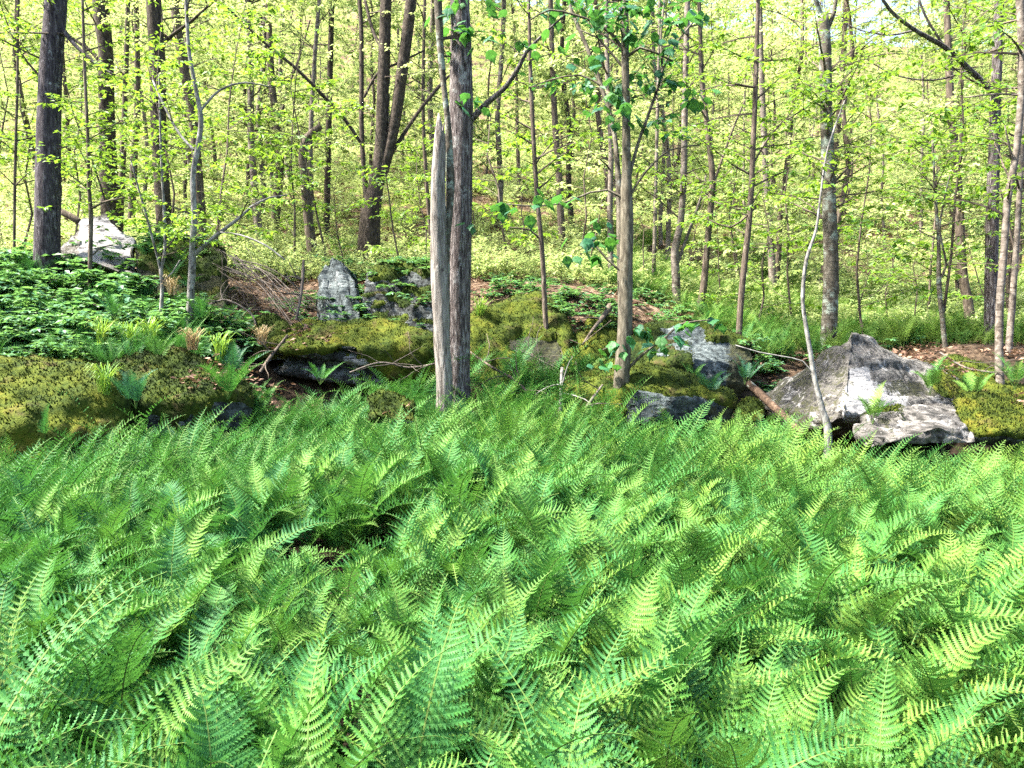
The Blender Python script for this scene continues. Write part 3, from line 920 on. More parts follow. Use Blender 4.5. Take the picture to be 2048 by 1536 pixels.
fork = tree('forked_sapling', 'tall forked sapling with big drooping leaves before the mossy boulders', 'tree',
     [(1240, 840, 38), (1243, 760, 36), (1250, 650, 33), (1252, 540, 30), (1254, 450, 29), (1253, 380, 27), (1253, 330, 20), (1252, 200, 18), (1250, 100, 17), (1250, 0, 16), (1250, -150, 12)], 7.7, 'bark_green',
     [[(1243, 640, 16), (1240, 480, 17), (1238, 390, 16), (1233, 310, 12), (1225, 250, 12), (1205, 180, 11), (1180, 110, 10), (1155, 50, 9), (1135, 0, 8), (1112, -60, 6)],
      [(1256, 365, 8), (1275, 290, 8), (1300, 220, 7), (1323, 145, 6), (1322, 70, 5), (1330, -10, 5)], [(1323, 145, 5), (1350, 90, 4), (1390, 40, 4)], [(1248, 100, 8), (1225, 70, 7), (1190, 45, 6), (1150, 30, 5), (1100, 20, 4), (1060, 40, 3)],
      [(1256, 112, 7), (1280, 95, 6), (1310, 105, 5), (1345, 122, 4)], [(1250, 140, 6), (1222, 105, 5), (1195, 75, 4), (1160, 60, 3)], [(1245, 395, 7), (1215, 380, 5), (1180, 385, 5), (1130, 405, 4), (1075, 412, 4), (1005, 408, 3)],
      [(1258, 395, 6), (1290, 345, 5), (1340, 300, 4), (1400, 290, 3)], [(1258, 735, 8), (1290, 705, 6), (1330, 675, 5), (1360, 648, 4), (1420, 640, 3)], [(1245, 545, 6), (1215, 520, 5), (1190, 490, 4), (1178, 465, 3)],
      [(1200, 170, 5), (1160, 150, 4), (1100, 160, 3), (1060, 175, 3)], [(1242, 720, 6), (1225, 690, 5), (1205, 700, 3)]], (22, -20, 300, 0.75, 9), 'leaf_near', lsize=0.10, ridge=0.04, sides=18, step=0.07, flare=0.1)
tree('birch_tree', 'straight pale-banded birch rising behind the pyramid-shaped boulder', 'tree',
     [(1655, 720, 37), (1660, 620, 34), (1662, 520, 32), (1658, 400, 30), (1655, 300, 28), (1652, 200, 26), (1650, 100, 26), (1645, 30, 24)], 11, 'bark_lichen',
     [[(1645, 38, 12), (1632, 0, 9), (1620, -60, 7)], [(1654, 60, 10), (1668, 25, 9), (1676, -40, 8)]], (22, 60, 480, 1.2, 26), sides=18, ridge=0.03)
tree('birch_tree', 'pale slender birch behind the flat-topped boulder, left of a leaning twin', 'tree',
     [(1357, 670, 21), (1352, 560, 19), (1350, 500, 18), (1362, 440, 15), (1368, 330, 15), (1370, 200, 14), (1375, 0, 12), (1378, -100, 10)], 13, 'bark_birch', [[(1353, 530, 9), (1372, 480, 8), (1400, 400, 6), (1412, 350, 4)]], (18, -20, 450, 1.2, 24))
tree('birch_tree', 'leaning slender birch with a bent stem behind the flat-topped boulder', 'tree',
     [(1390, 655, 17), (1405, 590, 17), (1412, 520, 15), (1420, 430, 14), (1425, 360, 14), (1415, 260, 12), (1403, 150, 11), (1400, 50, 9), (1395, -60, 8)], 12.5, 'bark_grey', [[(1420, 385, 6), (1440, 330, 6), (1465, 260, 5), (1490, 200, 4)]], (11, -20, 420, 1.2, 22))
tree('slim_tree', 'straight dark slim stem behind the overhanging mossy corner', 'tree', [(1476, 710, 14), (1482, 600, 14), (1490, 520, 14), (1500, 420, 13), (1506, 300, 12), (1512, 150, 11), (1516, 0, 9), (1518, -100, 8)], 10.4, 'bark_grey',
     [[(1496, 430, 5), (1460, 455, 4), (1420, 440, 3)], [(1505, 330, 5), (1550, 260, 4), (1620, 210, 3)]], (30, 0, 480, 1.0, 26), sides=9)
tree('slim_tree', 'slim wavering stem growing from the moss bank right of the central trunk', 'tree', [(1094, 700, 11), (1090, 620, 12), (1084, 500, 11), (1073, 380, 10), (1066, 260, 10), (1061, 150, 9), (1058, 30, 7), (1056, -60, 6)], 9.6, 'bark_grey',
     [[(1083, 480, 5), (1060, 460, 4), (1020, 455, 3)], [(1070, 330, 4), (1100, 290, 3), (1140, 270, 3)]], (18, 0, 420, 0.9, 16), sides=9)
tree('crooked_sapling', 'crooked white sapling leaning before the pyramid-shaped boulder', 'tree',
     [(1656, 870, 18), (1645, 820, 13), (1630, 760, 11), (1620, 700, 10), (1610, 640, 9), (1605, 590, 8), (1613, 520, 8), (1632, 460, 6), (1640, 400, 5), (1655, 300, 4), (1690, 200, 3)], 6.75, 'bark_white',
     [[(1625, 745, 5), (1605, 722, 3), (1560, 712, 3), (1520, 705, 3), (1470, 690, 2)]], (10, 180, 420, 0.8, 15), sides=10, step=0.05, ridge=0.08, flare=0.1)
tree('dark_tree', 'dark rough trunk between the pale birches at right', 'tree',
     [(1980, 730, 31), (1982, 640, 28), (1983, 540, 28), (1985, 400, 26), (1990, 250, 22), (1995, 100, 20), (2000, -60, 18)], 11, 'bark_dark',
     [[(1992, 190, 14), (1940, 140, 12), (1890, 95, 11), (1830, 60, 9), (1780, 20, 7), (1750, -30, 5)], [(1890, 95, 6), (1850, 30, 5), (1830, -30, 4)], [(1830, 60, 5), (1780, 70, 4), (1720, 60, 3), (1680, 40, 2)], [(1940, 140, 5), (1870, 160, 4), (1790, 150, 3), (1720, 110, 2)]],
     (12, 0, 330, 1.0, 14), sides=16)
tree('birch_tree', 'pale birch with peeling bands on the mossy rock shelf', 'tree',
     [(2000, 790, 19), (1998, 700, 17), (2000, 600, 16), (2008, 500, 15), (2015, 400, 15), (2030, 320, 14), (2042, 200, 15), (2044, 80, 17), (2038, -30, 18)], 8.6, 'bark_birch', [[(2040, 190, 6), (1990, 188, 4), (1930, 195, 3)], [(2030, 330, 5), (2018, 290, 4), (2010, 250, 3)]], (18, 20, 480, 0.9, 18))
tree('birch_tree', 'second pale birch close right of the dark rough trunk', 'tree', [(2016, 720, 15), (2025, 600, 14), (2032, 500, 12), (2038, 400, 11), (2048, 200, 10), (2056, 0, 8)], 9.8, 'bark_birch', [], (8, 20, 420, 0.9, 16), sides=9)
tree('hill_tree', 'brownish trunk thickening at its foot left of the dark rough trunk', 'tree', [(1946, 710, 30), (1938, 620, 22), (1925, 540, 20), (1918, 420, 19), (1912, 330, 18), (1900, 180, 16), (1895, 50, 14), (1890, -60, 12)], 13.4, 'bark_grey', [], (9, 0, 420, 1.3, 22), 'leaf_far')
tree('grey_sapling', 'grey-blue sapling with a forked foot above the leaf-strewn shelf', 'tree', [(1892, 720, 12), (1885, 640, 11), (1878, 570, 11), (1877, 480, 8), (1870, 380, 6), (1865, 280, 5)], 10.4, 'bark_lichen', [[(1878, 560, 6), (1892, 530, 5), (1880, 450, 4), (1900, 350, 3)]], (22, 200, 560, 0.9, 22), sides=8)
tree('hill_tree', 'pale trunk on the slope left of the pale-banded birch', 'tree', [(1546, 660, 19), (1545, 560, 17), (1540, 460, 15), (1532, 350, 14), (1525, 200, 13), (1520, 50, 12), (1518, -60, 10)], 16.5, 'bark_birch', [], (8, 0, 400, 1.6, 24), 'leaf_far')
tree('hill_tree', 'pinkish pale stem just left behind the forked sapling', 'tree', [(1228, 650, 15), (1222, 540, 14), (1220, 420, 13), (1222, 300, 12), (1215, 150, 11), (1212, -40, 9)], 13, 'bark_birch', [], (7, 0, 350, 1.3, 22), 'leaf_far', sides=9)
tree('hill_tree', 'brown hillside trunk behind the slim wavering stem', 'tree', [(1128, 540, 22), (1122, 440, 17), (1118, 350, 16), (1110, 250, 14), (1104, 100, 12), (1100, -40, 10)], 18, 'bark_grey', [], (8, 0, 330, 1.7, 24), 'leaf_far', sides=9)
tree('slim_tree', 'very slim stem between the forked sapling and the pale slender birch', 'tree', [(1306, 600, 10), (1310, 450, 9), (1312, 350, 8), (1318, 100, 7), (1320, -40, 6)], 15, 'bark_birch', [], (8, 0, 400, 1.4, 22), 'leaf_far', sides=7)
tree('slim_tree', 'slim dark stem just left of the dead snag', 'tree', [(866, 540, 9), (852, 350, 9), (846, 200, 8), (850, -20, 7)], 15.5, 'bark_grey', [], (7, 0, 400, 1.4, 22), 'leaf_far', sides=7)
tree('hill_tree', 'slender trunk between the snapped trunk and the many-stemmed tree', 'tree', [(652, 520, 15), (655, 350, 14), (660, 150, 13), (664, 0, 12), (668, -80, 10)], 18.5, 'bark_brown', [], (8, 0, 350, 1.8, 26), 'leaf_far', sides=9)


# ------------------------------------------------------------------ scattering (geometry nodes, for masses nobody could count)
def proto_collection(name, objs):
    c = bpy.data.collections.new(name)
    for o in objs:
        c.objects.link(o)
    return c


def scatter(name, pts, rots, scl, idx, coll, label, cat):
    me = bpy.data.meshes.new(name)
    me.from_pydata([tuple(p) for p in pts], [], [])
    a = me.attributes.new('rot', 'FLOAT_VECTOR', 'POINT'); a.data.foreach_set('vector', np.array(rots, 'f').ravel())
    a = me.attributes.new('scl', 'FLOAT', 'POINT'); a.data.foreach_set('value', np.array(scl, 'f'))
    a = me.attributes.new('pick', 'INT', 'POINT'); a.data.foreach_set('value', np.array(idx, 'i'))
    o = bpy.data.objects.new(name, me)
    C.objects.link(o)
    ng = bpy.data.node_groups.new(name, 'GeometryNodeTree')
    ng.interface.new_socket('Geometry', in_out='INPUT', socket_type='NodeSocketGeometry')
    ng.interface.new_socket('Geometry', in_out='OUTPUT', socket_type='NodeSocketGeometry')
    N = ng.nodes.new
    gi, go, io, ci = N('NodeGroupInput'), N('NodeGroupOutput'), N('GeometryNodeInstanceOnPoints'), N('GeometryNodeCollectionInfo')
    ci.inputs[0].default_value = coll
    ci.inputs['Separate Children'].default_value = True
    ci.inputs['Reset Children'].default_value = True

    def named(nm, ty):
        q = N('GeometryNodeInputNamedAttribute'); q.data_type = ty; q.inputs[0].default_value = nm
        return q.outputs[0]
    L = ng.links.new
    L(gi.outputs[0], io.inputs['Points'])
    L(ci.outputs[0], io.inputs['Instance'])
    io.inputs['Pick Instance'].default_value = True
    L(named('pick', 'INT'), io.inputs['Instance Index'])
    er = N('FunctionNodeEulerToRotation')
    L(named('rot', 'FLOAT_VECTOR'), er.inputs[0])
    L(er.outputs[0], io.inputs['Rotation'])
    L(named('scl', 'FLOAT'), io.inputs['Scale'])
    L(io.outputs[0], go.inputs[0])
    md = o.modifiers.new('scatter', 'NODES')
    md.node_group = ng
    tag(o, label, cat, kind='stuff')
    return o


def proto(name, mb, mats, smooth=False):
    return bpy.data.objects.new(name, mb.mesh(name, mats, smooth))


# ------------------------------------------------------------------ hillside trees (individuals sharing a few meshes) and undergrowth
def tree_form(k):
    """Trunk, twigs and crown meshes of a slender spring-green hillside tree, about 10 m tall, foot at the origin."""
    r = random.Random(500 + k)
    H = r.uniform(9, 13)
    P = []
    x = y = 0.0
    for i in range(10):
        t = i / 9
        P.append((Vector((x, y, -0.4 + t * H)), 0.06 * (1 - t) ** 0.8 + 0.008))
        x += r.uniform(-0.16, 0.16); y += r.uniform(-0.16, 0.16)
    t_, b_, l_ = MB(), MB(), MB()
    tube(t_, catmull(P, 0.5), 8, ridge=0.06, seed=k)
    for i in range(30):
        h = r.uniform(0.14, 0.98)
        a = h * 9
        j = min(int(a), 8)
        q = P[j][0].lerp(P[j + 1][0], a - j)
        az = r.uniform(0, 6.283)
        L = (1.0 + 2.2 * math.sin(math.pi * min(1, h * 0.9))) * r.uniform(0.55, 1.1) * 0.8
        spray(b_, l_, q, Vector((math.cos(az), math.sin(az), r.uniform(0.05, 0.8))), L, 0.014, 46, 0.105, r, 1, 0.22, 0.55, 3)
    return (t_.mesh('trunk', M[('bark_grey', 'bark_birch', 'bark_brown', 'bark_grey', 'bark_birch')[k % 5]], True), b_.mesh('twigs', M['bark_twig']), l_.mesh('crown', M['leaf_far']))


forms = [tree_form(k) for k in range(5)]
r = random.Random(42)
spots = []
tries = 0
while len(spots) < 200 and tries < 9000:
    tries += 1
    d = 16.5 + 72 * r.random() ** 1.2
    px = r.uniform(-150, 2200)
    p = at(px, 500, d)
    if any((p.x - q[0]) ** 2 + (p.y - q[1]) ** 2 < (0.025 * d + 0.5) ** 2 for q in spots):
        continue
    spots.append((p.x, p.y, d))
for i, (x, y, d) in enumerate(spots):
    tm, bm_, cm = forms[i % 5]
    rt = empty('hillside_tree', (x, y, gz(x, y)), r.uniform(0, 6.28))
    s = r.uniform(0.75, 1.35)
    rt.scale = (s, s, s * r.uniform(0.95, 1.2))
    rt.rotation_euler[0] = r.uniform(-0.07, 0.07); rt.rotation_euler[1] = r.uniform(-0.07, 0.07)
    tag(rt, 'slender yellow-green spring tree on the sunlit hillside behind the boulders', 'tree', 'slender trees up the hillside')
    for nm, me in (('trunk', tm), ('twigs', bm_), ('crown', cm)):
        o = bpy.data.objects.new(nm, me); C.objects.link(o); o.parent = rt
        if nm != 'trunk': o['kind'] = 'stuff'

# understorey saplings, nearer than the hillside trees
def sapling_form(k):
    r = random.Random(700 + k)
    H = r.uniform(2.2, 3.6)
    P = []
    x = y = 0.0
    for i in range(7):
        t = i / 6
        P.append((Vector((x, y, -0.2 + t * H)), 0.014 * (1 - t) + 0.004))
        x += r.uniform(-0.12, 0.12); y += r.uniform(-0.12, 0.12)
    t_, l_ = MB(), MB()
    tube(t_, catmull(P, 0.3), 5)
    for i in range(13):
        h = r.uniform(0.2, 1.0) * 6
        j = min(int(h), 5)
        q = P[j][0].lerp(P[j + 1][0], h - j)
        az = r.uniform(0, 6.283)
        spray(t_, l_, q, Vector((math.cos(az), math.sin(az), r.uniform(0.0, 0.5))), r.uniform(0.5, 1.1), 0.006, 17, 0.085, r, 1, 0.25, 0.55, 3)
    return t_, l_


sap = [sapling_form(k) for k in range(6)]
sap_me = [(a.mesh('stem', M['bark_twig']), b.mesh('leaves', M['leaf_mid']), b.mesh('leaves', M['leaf_far'])) for a, b in sap]
r = random.Random(43)
SAPS = [(60, 12.5), (140, 13), (250, 12), (290, 11.5), (340, 12.5), (440, 12.5), (480, 14), (585, 13), (660, 13), (700, 12.5), (800, 12), (840, 13), (1000, 13), (1150, 13.5), (1180, 15), (1290, 14), (1440, 14), (1460, 12.5),
        (1530, 12), (1590, 13.5), (1620, 15), (1700, 13), (1740, 11.5), (1790, 14), (1830, 12), (1860, 13.5), (1910, 11.5), (1950, 15), (2020, 12), (10, 14), (200, 17), (520, 17), (960, 17), (1060, 16), (1380, 17), (1480, 18), (1680, 17), (1760, 19), (1980, 17), (2040, 16)]
for i, (px, d) in enumerate(SAPS):
    p = at(px, 560, d)
    rt = empty('understorey_sapling', (p.x, p.y, gz(p.x, p.y)), r.uniform(0, 6.28))
    s = r.uniform(0.8, 1.5); rt.scale = (s, s, s)
    rt.rotation_euler[0] = r.uniform(-0.15, 0.15)
    tag(rt, 'thin leafy sapling of the understorey just behind the row of boulders', 'sapling', 'understorey saplings behind the boulders')
    a, b, c_ = sap_me[i % 6]
    for nm, me in (('stem', a), ('leaves', b if d < 13.2 else c_)):
        o = bpy.data.objects.new(nm, me); C.objects.link(o); o.parent = rt


def shrub_form(k):
    r = random.Random(800 + k)
    t_ = MB(); l_ = MB()
    for i in range(7):
        az = r.uniform(0, 6.283)
        spray(t_, l_, Vector((r.uniform(-.1, .1), r.uniform(-.1, .1), -0.05)), Vector((math.cos(az), math.sin(az), r.uniform(0.6, 2.2))), r.uniform(0.5, 1.0), 0.006, 22, 0.09, r, 1, 0.3, 0.55, 3)
    b = len(t_.v)
    t_.v += l_.v; t_.f += [tuple(b + j for j in f) for f in l_.f]; t_.m += [1] * len(l_.f)
    return t_


shrubs = proto_collection('shrub_forms', [proto('shrub_form_%s' % 'abcdef'[k], shrub_form(k), [M['bark_twig'], M['leaf_far']]) for k in range(6)])
pts, rots, scl, idx = [], [], [], []
r = random.Random(44)
X, Y = [], []
for _ in range(5200):
    d = 12.5 + 90 * r.random() ** 1.45
    p = at(r.uniform(-200, 2250), 500, d)
    if noise.noise(Vector((p.x * 0.16, p.y * 0.16, 3))) < r.uniform(-0.7, 0.0):
        continue
    X.append(p.x); Y.append(p.y)
Z = ground(X, Y)
for x, y, z in zip(X, Y, Z):
    pts.append((x, y, z)); rots.append((r.uniform(-.2, .2), r.uniform(-.2, .2), r.uniform(0, 6.28)))
    scl.append(r.uniform(0.35, 1.0) * (0.75 if y < 18 else 1.0 if y < 30 else 1.5)); idx.append(r.randrange(6))
scatter('undergrowth', pts, rots, scl, idx, shrubs, 'low yellow-green leafy undergrowth covering the sunlit hillside', 'undergrowth')


# ------------------------------------------------------------------ dead leaves lying on the slopes
def dead_leaf_form(k):
    r = random.Random(900 + k)
    mb = MB()
    for i in range(14):
        p = Vector((r.uniform(-.25, .25), r.uniform(-.25, .25), r.uniform(0.0, 0.03)))
        a = r.uniform(0, 6.283)
        leaf(mb, p, Vector((math.cos(a), math.sin(a), r.uniform(-0.3, 0.5))), Vector((r.uniform(-.6, .6), r.uniform(-.6, .6), 1)), r.uniform(0.05, 0.1), 0.6, 0, r.uniform(-0.2, 0.3))
    return mb


dl = proto_collection('dead_leaf_forms', [proto('dead_leaf_form_%s' % 'abcd'[k], dead_leaf_form(k), M['litter']) for k in range(4)])
pts, rots, scl, idx = [], [], [], []
X, Y = [], []
for _ in range(7000):
    d = 6.8 + 34 * r.random() ** 1.8
    p = at(r.uniform(-150, 2200), 600, d)
    X.append(p.x); Y.append(p.y)
for x, y in zip(X, Y):
    z, nz = top_of(x, y)
    if nz < 0.8: continue
    patch = noise.noise(Vector((x * 0.8, y * 0.8, 5.5)))
    if y < 13 and (patch < (0.12 if y < 9.8 else -0.25) or (z > gz(x, y) + 0.03 and patch < 0.3)): continue
    pts.append((x, y, z + 0.03)); rots.append((r.uniform(-.15, .4), r.uniform(-.2, .2), r.uniform(0, 6.28))); scl.append(r.uniform(0.55, 0.95) * (1 if y < 13 else 1.5)); idx.append(r.randrange(4))
scatter('leaf_litter', pts, rots, scl, idx, dl, 'brown dead leaves strewn over the slope between the boulders', 'leaf litter')


# ------------------------------------------------------------------ ferns
def frond_form(seed, detail, L=0.66, tilt=None, arch=None, width=0.235):
    """One feathery frond, stalk at the origin, arching towards +X."""
    r = random.Random(seed)
    th0 = R(tilt if tilt is not None else r.uniform(2, 26))
    th1 = R(arch if arch is not None else r.uniform(50, 128))
    pw = r.uniform(1.3, 2.6)
    sway = r.uniform(-0.35, 0.35)
    nseg = 30
    pos, tan = [Vector((0, 0, 0))], []
    for i in range(nseg):
        s = (i + 0.5) / nseg
        th = th0 + (th1 - th0) * s ** pw
        t = Vector((math.sin(th), sway * s * s * 0.8, math.cos(th))).normalized()
        tan.append(t)
        pos.append(pos[-1] + t * (L / nseg))
    tan.append(tan[-1])
    mb = MB()
    st = [(pos[i], 0.0032 * (1 - 0.8 * i / nseg) + 0.0006) for i in range(0, nseg + 1, 2 if detail else 3)]
    tube(mb, st, 3, mat=1, cap=False)
    npair = {0: 13, 1: 23, 2: 28}[detail]
    npin = {0: 3, 1: 7, 2: 12}[detail]
    s0 = r.uniform(0.2, 0.28)
    Wm = L * width * r.uniform(0.85, 1.1)
    curl_dn = r.uniform(0.2, 0.6)
    for i in range(npair):
        t = (i + 0.4) / npair
        t = t ** 0.93
        s = s0 + (1 - s0) * t
        a = s * nseg
        j = min(int(a), nseg - 1)
        p = pos[j].lerp(pos[j + 1], a - j)
        T = tan[j]
        Nn = (T.cross(Vector((0, -1, 0)))).normalized()        # upper face of the blade
        if Nn.z < -0.3 and False: Nn = -Nn
        Lt = Nn.cross(T).normalized()
        wl = Wm * 0.5 * 2.1 * (t + 0.10) ** 0.36 * (1 - t) ** 1.05 * r.uniform(0.85, 1.1)
        if wl < 0.006: wl = 0.006
        for sg in (-1, 1):
            fwd = r.uniform(0.02, 0.2) + 0.22 * t
            d0 = (Lt * sg + T * fwd + Nn * r.uniform(-0.05, 0.18)).normalized()
            cd = curl_dn * r.uniform(0.4, 1.7)
            ax = []
            for q in range(npin + 1):
                u = q / npin
                ax.append(p + d0 * wl * u + T * wl * 0.16 * u * u - Nn * wl * cd * u * u * (1.0 + 0.4 * u))
            vs, fs = [], []
            if detail == 2:
                for q in range(npin):
                    u = (q + 0.5) / npin
                    b = ax[q]; e = ax[q + 1]
                    dirp = (e - b).normalized()
                    sdv = dirp.cross(Nn).normalized()
                    h = wl * 0.118 * (1 - u) ** 0.5 * (0.7 + 0.5 * min(1, u * 5)) + 0.0012
                    wq = (e - b).length
                    for s2 in (-1, 1):
                        k = len(vs)
                        tip = b + dirp * wq * 1.05 + sdv * s2 * h - Nn * h * 0.22
                        mid = b + dirp * wq * 0.12 + sdv * s2 * h * 0.38
                        vs += [b - dirp * wq * 0.02, mid, tip, e]
                        fs += [(k, k + 1, k + 2, k + 3)] if s2 > 0 else [(k, k + 3, k + 2, k + 1)]
            elif detail == 1:
                for q in range(npin):
                    u = (q + 0.5) / npin
                    b = ax[q]; e = ax[q + 1]
                    dirp = (e - b).normalized()
                    sdv = dirp.cross(Nn).normalized()
                    h = wl * 0.115 * (1 - u) ** 0.5 + 0.0015
                    wq = (e - b).length
                    k = len(vs)
                    vs += [b, b + dirp * wq * 0.7 + sdv * h - Nn * h * 0.2, e, b + dirp * wq * 0.7 - sdv * h - Nn * h * 0.2]
                    fs += [(k, k + 1, k + 2), (k, k + 2, k + 3)]
            else:
                h = wl * 0.17
                dirp = (ax[1] - ax[0]).normalized()
                sdv = dirp.cross(Nn).normalized()
                vs += [ax[0], ax[1] + sdv * h, ax[2] + sdv * h * 0.7, ax[3], ax[2] - sdv * h * 0.7, ax[1] - sdv * h]
                fs += [(0, 1, 5), (1, 2, 4, 5), (2, 3, 4)]
            mb.add(vs, fs, 0)
    return mb


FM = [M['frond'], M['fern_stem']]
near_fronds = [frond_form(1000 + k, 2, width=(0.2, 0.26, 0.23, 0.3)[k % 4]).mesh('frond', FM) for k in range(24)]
mid_fronds = [frond_form(1000 + k, 1) for k in range(16)]


def fern_plan(r, x, y, z):
    """Fronds of one plant: (local azimuth, tilt about its own axis, scale)."""
    n = r.choice((5, 6, 7, 7, 8, 9))
    # the stand leans and nods mostly towards the light at the right and the viewer
    lean = 0.9 * math.sin(x * 1.1 + y * 0.7) * 0.6 + R(-15)
    tall = 1.0 + 0.28 * noise.noise(Vector((x * 0.75, y * 0.75, 2.2)))
    out = []
    for i in range(n):
        az = lean + r.gauss(0, 1.7)
        out.append((az, r.uniform(-0.4, 0.4), r.uniform(0.66, 1.14) * tall, r.randrange(24)))
    return out


def edge_y(x):
    """Far edge of the fern bed: depth as a function of x."""
    xs = [-9, -4.2, -3.3, -2.6, -1.9, -1.2, -0.5, 0.1, 0.7, 1.2, 2.2, 2.9, 3.6, 4.4, 9]
    yv = [5.7, 5.85, 6.35, 7.1, 8.1, 8.55, 8.6, 8.7, 8.4, 7.2, 7.0, 6.6, 6.25, 6.2, 6.3]
    return float(np.interp(x, xs, yv))


r = random.Random(51)
FERNS = []
gs = 0.222
yy = 0.55
while yy < 9.2:
    half = 0.72 * (yy + 0.5) + 0.45
    xx = -half
    while xx < half:
        x = xx + r.uniform(-.5, .5) * gs; y = yy + r.uniform(-.5, .5) * gs
        xx += gs
        if y > edge_y(x) + r.uniform(-0.15, 0.25) or math.hypot(x, y) < 0.75:
            continue
        if math.hypot(x - main[1][0][0].x, y - 8.2) < 0.3: continue
        # thin spots where the dark ground shows
        if noise.noise(Vector((x * 0.9, y * 0.9, 7.7))) < (-0.55 if y > 2.6 else -0.7): continue
        FERNS.append((x, y))
    yy += gs
FZ = ground([f[0] for f in FERNS], [f[1] for f in FERNS])
FERNS = [(x, y, float(z)) for (x, y), z in zip(FERNS, FZ)]


def in_view(f):
    s_ = seen((f[0], f[1], f[2] + 0.55))
    return s_ is not None and -60 < s_[0] < 2108 and s_[1] < 1750


order = sorted(FERNS, key=lambda f: (0 if in_view(f) else 1, math.hypot(f[0], f[1])))
single, rest = order[:300], order[300:]
for (x, y, z) in single:
    rt = empty('fern', (x, y, z - 0.02))
    tag(rt, 'lacy light green fern among many in the foreground of the fern bed', 'fern', 'ferns in the foreground of the fern bed')
    for (az, roll, s, k) in fern_plan(r, x, y, z):
        o = bpy.data.objects.new('frond', near_fronds[k])
        C.objects.link(o)
        o.parent = rt
        o.rotation_euler = Euler((roll, 0, az), 'XYZ')
        o.location = (r.uniform(-.06, .06), r.uniform(-.06, .06), 0)
        o.scale = (s, s, s)


def fern_form(k, nf=8, forms_=None, spread=1.2):
    r = random.Random(1300 + k)
    mb = MB()
    for i in range(nf):
        src = (forms_ or mid_fronds)[r.randrange(len(forms_ or mid_fronds))]
        s = r.uniform(0.75, 1.2)
        mt = Matrix.Translation((r.uniform(-.08, .08), r.uniform(-.08, .08), 0)) @ Euler((r.uniform(-.4, .4), 0, r.gauss(0, 1.7)), 'XYZ').to_matrix().to_4x4() @ Matrix.Scale(s, 4)
        b = len(mb.v)
        mb.v += [mt @ v for v in src.v]
        mb.f += [tuple(b + j for j in f) for f in src.f]
        mb.m += src.m
    return mb


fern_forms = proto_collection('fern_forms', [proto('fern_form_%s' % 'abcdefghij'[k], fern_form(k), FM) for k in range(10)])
pts, rots, scl, idx = [], [], [], []
for (x, y, z) in rest:
    pts.append((x, y, z - 0.02))
    rots.append((r.uniform(-.12, .12), r.uniform(-.12, .12), 0.55 * math.sin(x * 1.1 + y * 0.7) + r.gauss(-0.26, 0.5)))
    scl.append(r.uniform(0.82, 1.2) * (1 + 0.3 * noise.noise(Vector((x * 0.75, y * 0.75, 2.2))))); idx.append(r.randrange(10))
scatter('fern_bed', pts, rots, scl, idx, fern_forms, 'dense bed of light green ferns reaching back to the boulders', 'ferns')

# sunlit fern meadow behind the right-hand boulders
pts, rots, scl, idx = [], [], [], []
X, Y = [], []
for _ in range(1500):
    d = r.uniform(10.5, 24)
    px = r.uniform(1180, 2150)
    p = at(px, 640, d)
    if px < 1400 and d < 12.5: continue
    if noise.noise(Vector((p.x * 0.35, p.y * 0.35, 1.5))) < -0.25: continue
    X.append(p.x); Y.append(p.y)
Z = ground(X, Y)
for x, y, z in zip(X, Y, Z):
    pts.append((x, y, z)); rots.append((r.uniform(-.15, .15), r.uniform(-.15, .15), r.uniform(0, 6.28))); scl.append(r.uniform(0.6, 0.95)); idx.append(r.randrange(10))
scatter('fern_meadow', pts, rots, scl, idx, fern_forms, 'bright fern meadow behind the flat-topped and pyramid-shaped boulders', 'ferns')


def fern_thing(label, foot, n, size, mats, seed, spread=6.28, az0=0.0, lod=None, group=None, tilt=(10, 40), arch=(60, 110), width=0.25):
    r = random.Random(seed)
    rt = empty('fern', foot)
    tag(rt, label, 'fern', group)
    for i in range(n):
        mb = frond_form(seed * 31 + i, 2, 0.6, r.uniform(*tilt), r.uniform(*arch), width)
        o = mb.build('frond', mats, rt)
        o.rotation_euler = (r.uniform(-.2, .2), 0, az0 + (i / n - 0.5) * spread + r.uniform(-.25, .25))
        s = size * r.uniform(0.8, 1.15)
        o.scale = (s, s, s)
    return rt


DF = [M['fern_dark'], M['fern_stem']]
p = at(272, 818, 6.35); fern_thing('dark blue-green shield fern growing on the wide golden-green moss boulder', p, 6, 0.62, DF, 3, 4.6, -1.2, tilt=(5, 35), arch=(35, 80), width=0.36)
p = at(90, 885, 5.85); fern_thing('single upright pale fern before the wide golden-green moss boulder', p, 2, 0.65, FM, 4, 1.0, 0.3, tilt=(0, 8), arch=(15, 30))
p = at(455, 800, 7.0); fern_thing('bright fern arching over the end of the long dark mossy boulder', p, 5, 0.85, FM, 5, 3.0, -0.6)
p = at(1420, 800, 7.9); fern_thing('blue-green fern in the cleft below the slaty face', p, 6, 0.75, DF, 6)
p = at(1385, 770, 8.7); fern_thing('small fern against the slaty face of the flat-topped boulder', p, 5, 0.6, FM, 7)
p = at(1745, 850, 6.7); fern_thing('fern growing before the broken white stone face', p, 5, 0.7, FM, 8)
p = at(1860, 790, 7.5); fern_thing('fern arching beside the mossy end of the pyramid-shaped boulder', p, 6, 0.75, FM, 9)
p = at(1950, 800, 7.6); fern_thing('fern between the moss-capped boulder and the rock shelf', p, 6, 0.7, FM, 10)
p = at(2030, 780, 7.8); fern_thing('fern at the right edge above the moss-capped boulder', p, 6, 0.7, FM, 11)
p = at(640, 770, 8.1); fern_thing('small fern in the dark hollow under the mossy ledge', p, 5, 0.6, FM, 12)
p = at(1160, 770, 8.5); fern_thing('fern tucked left of the forked sapling', p, 7, 0.8, FM, 13)
p = at(400, 650, 8.7); fern_thing('fern at the foot of the white-barked forking sapling', p, 7, 0.75, FM, 14)
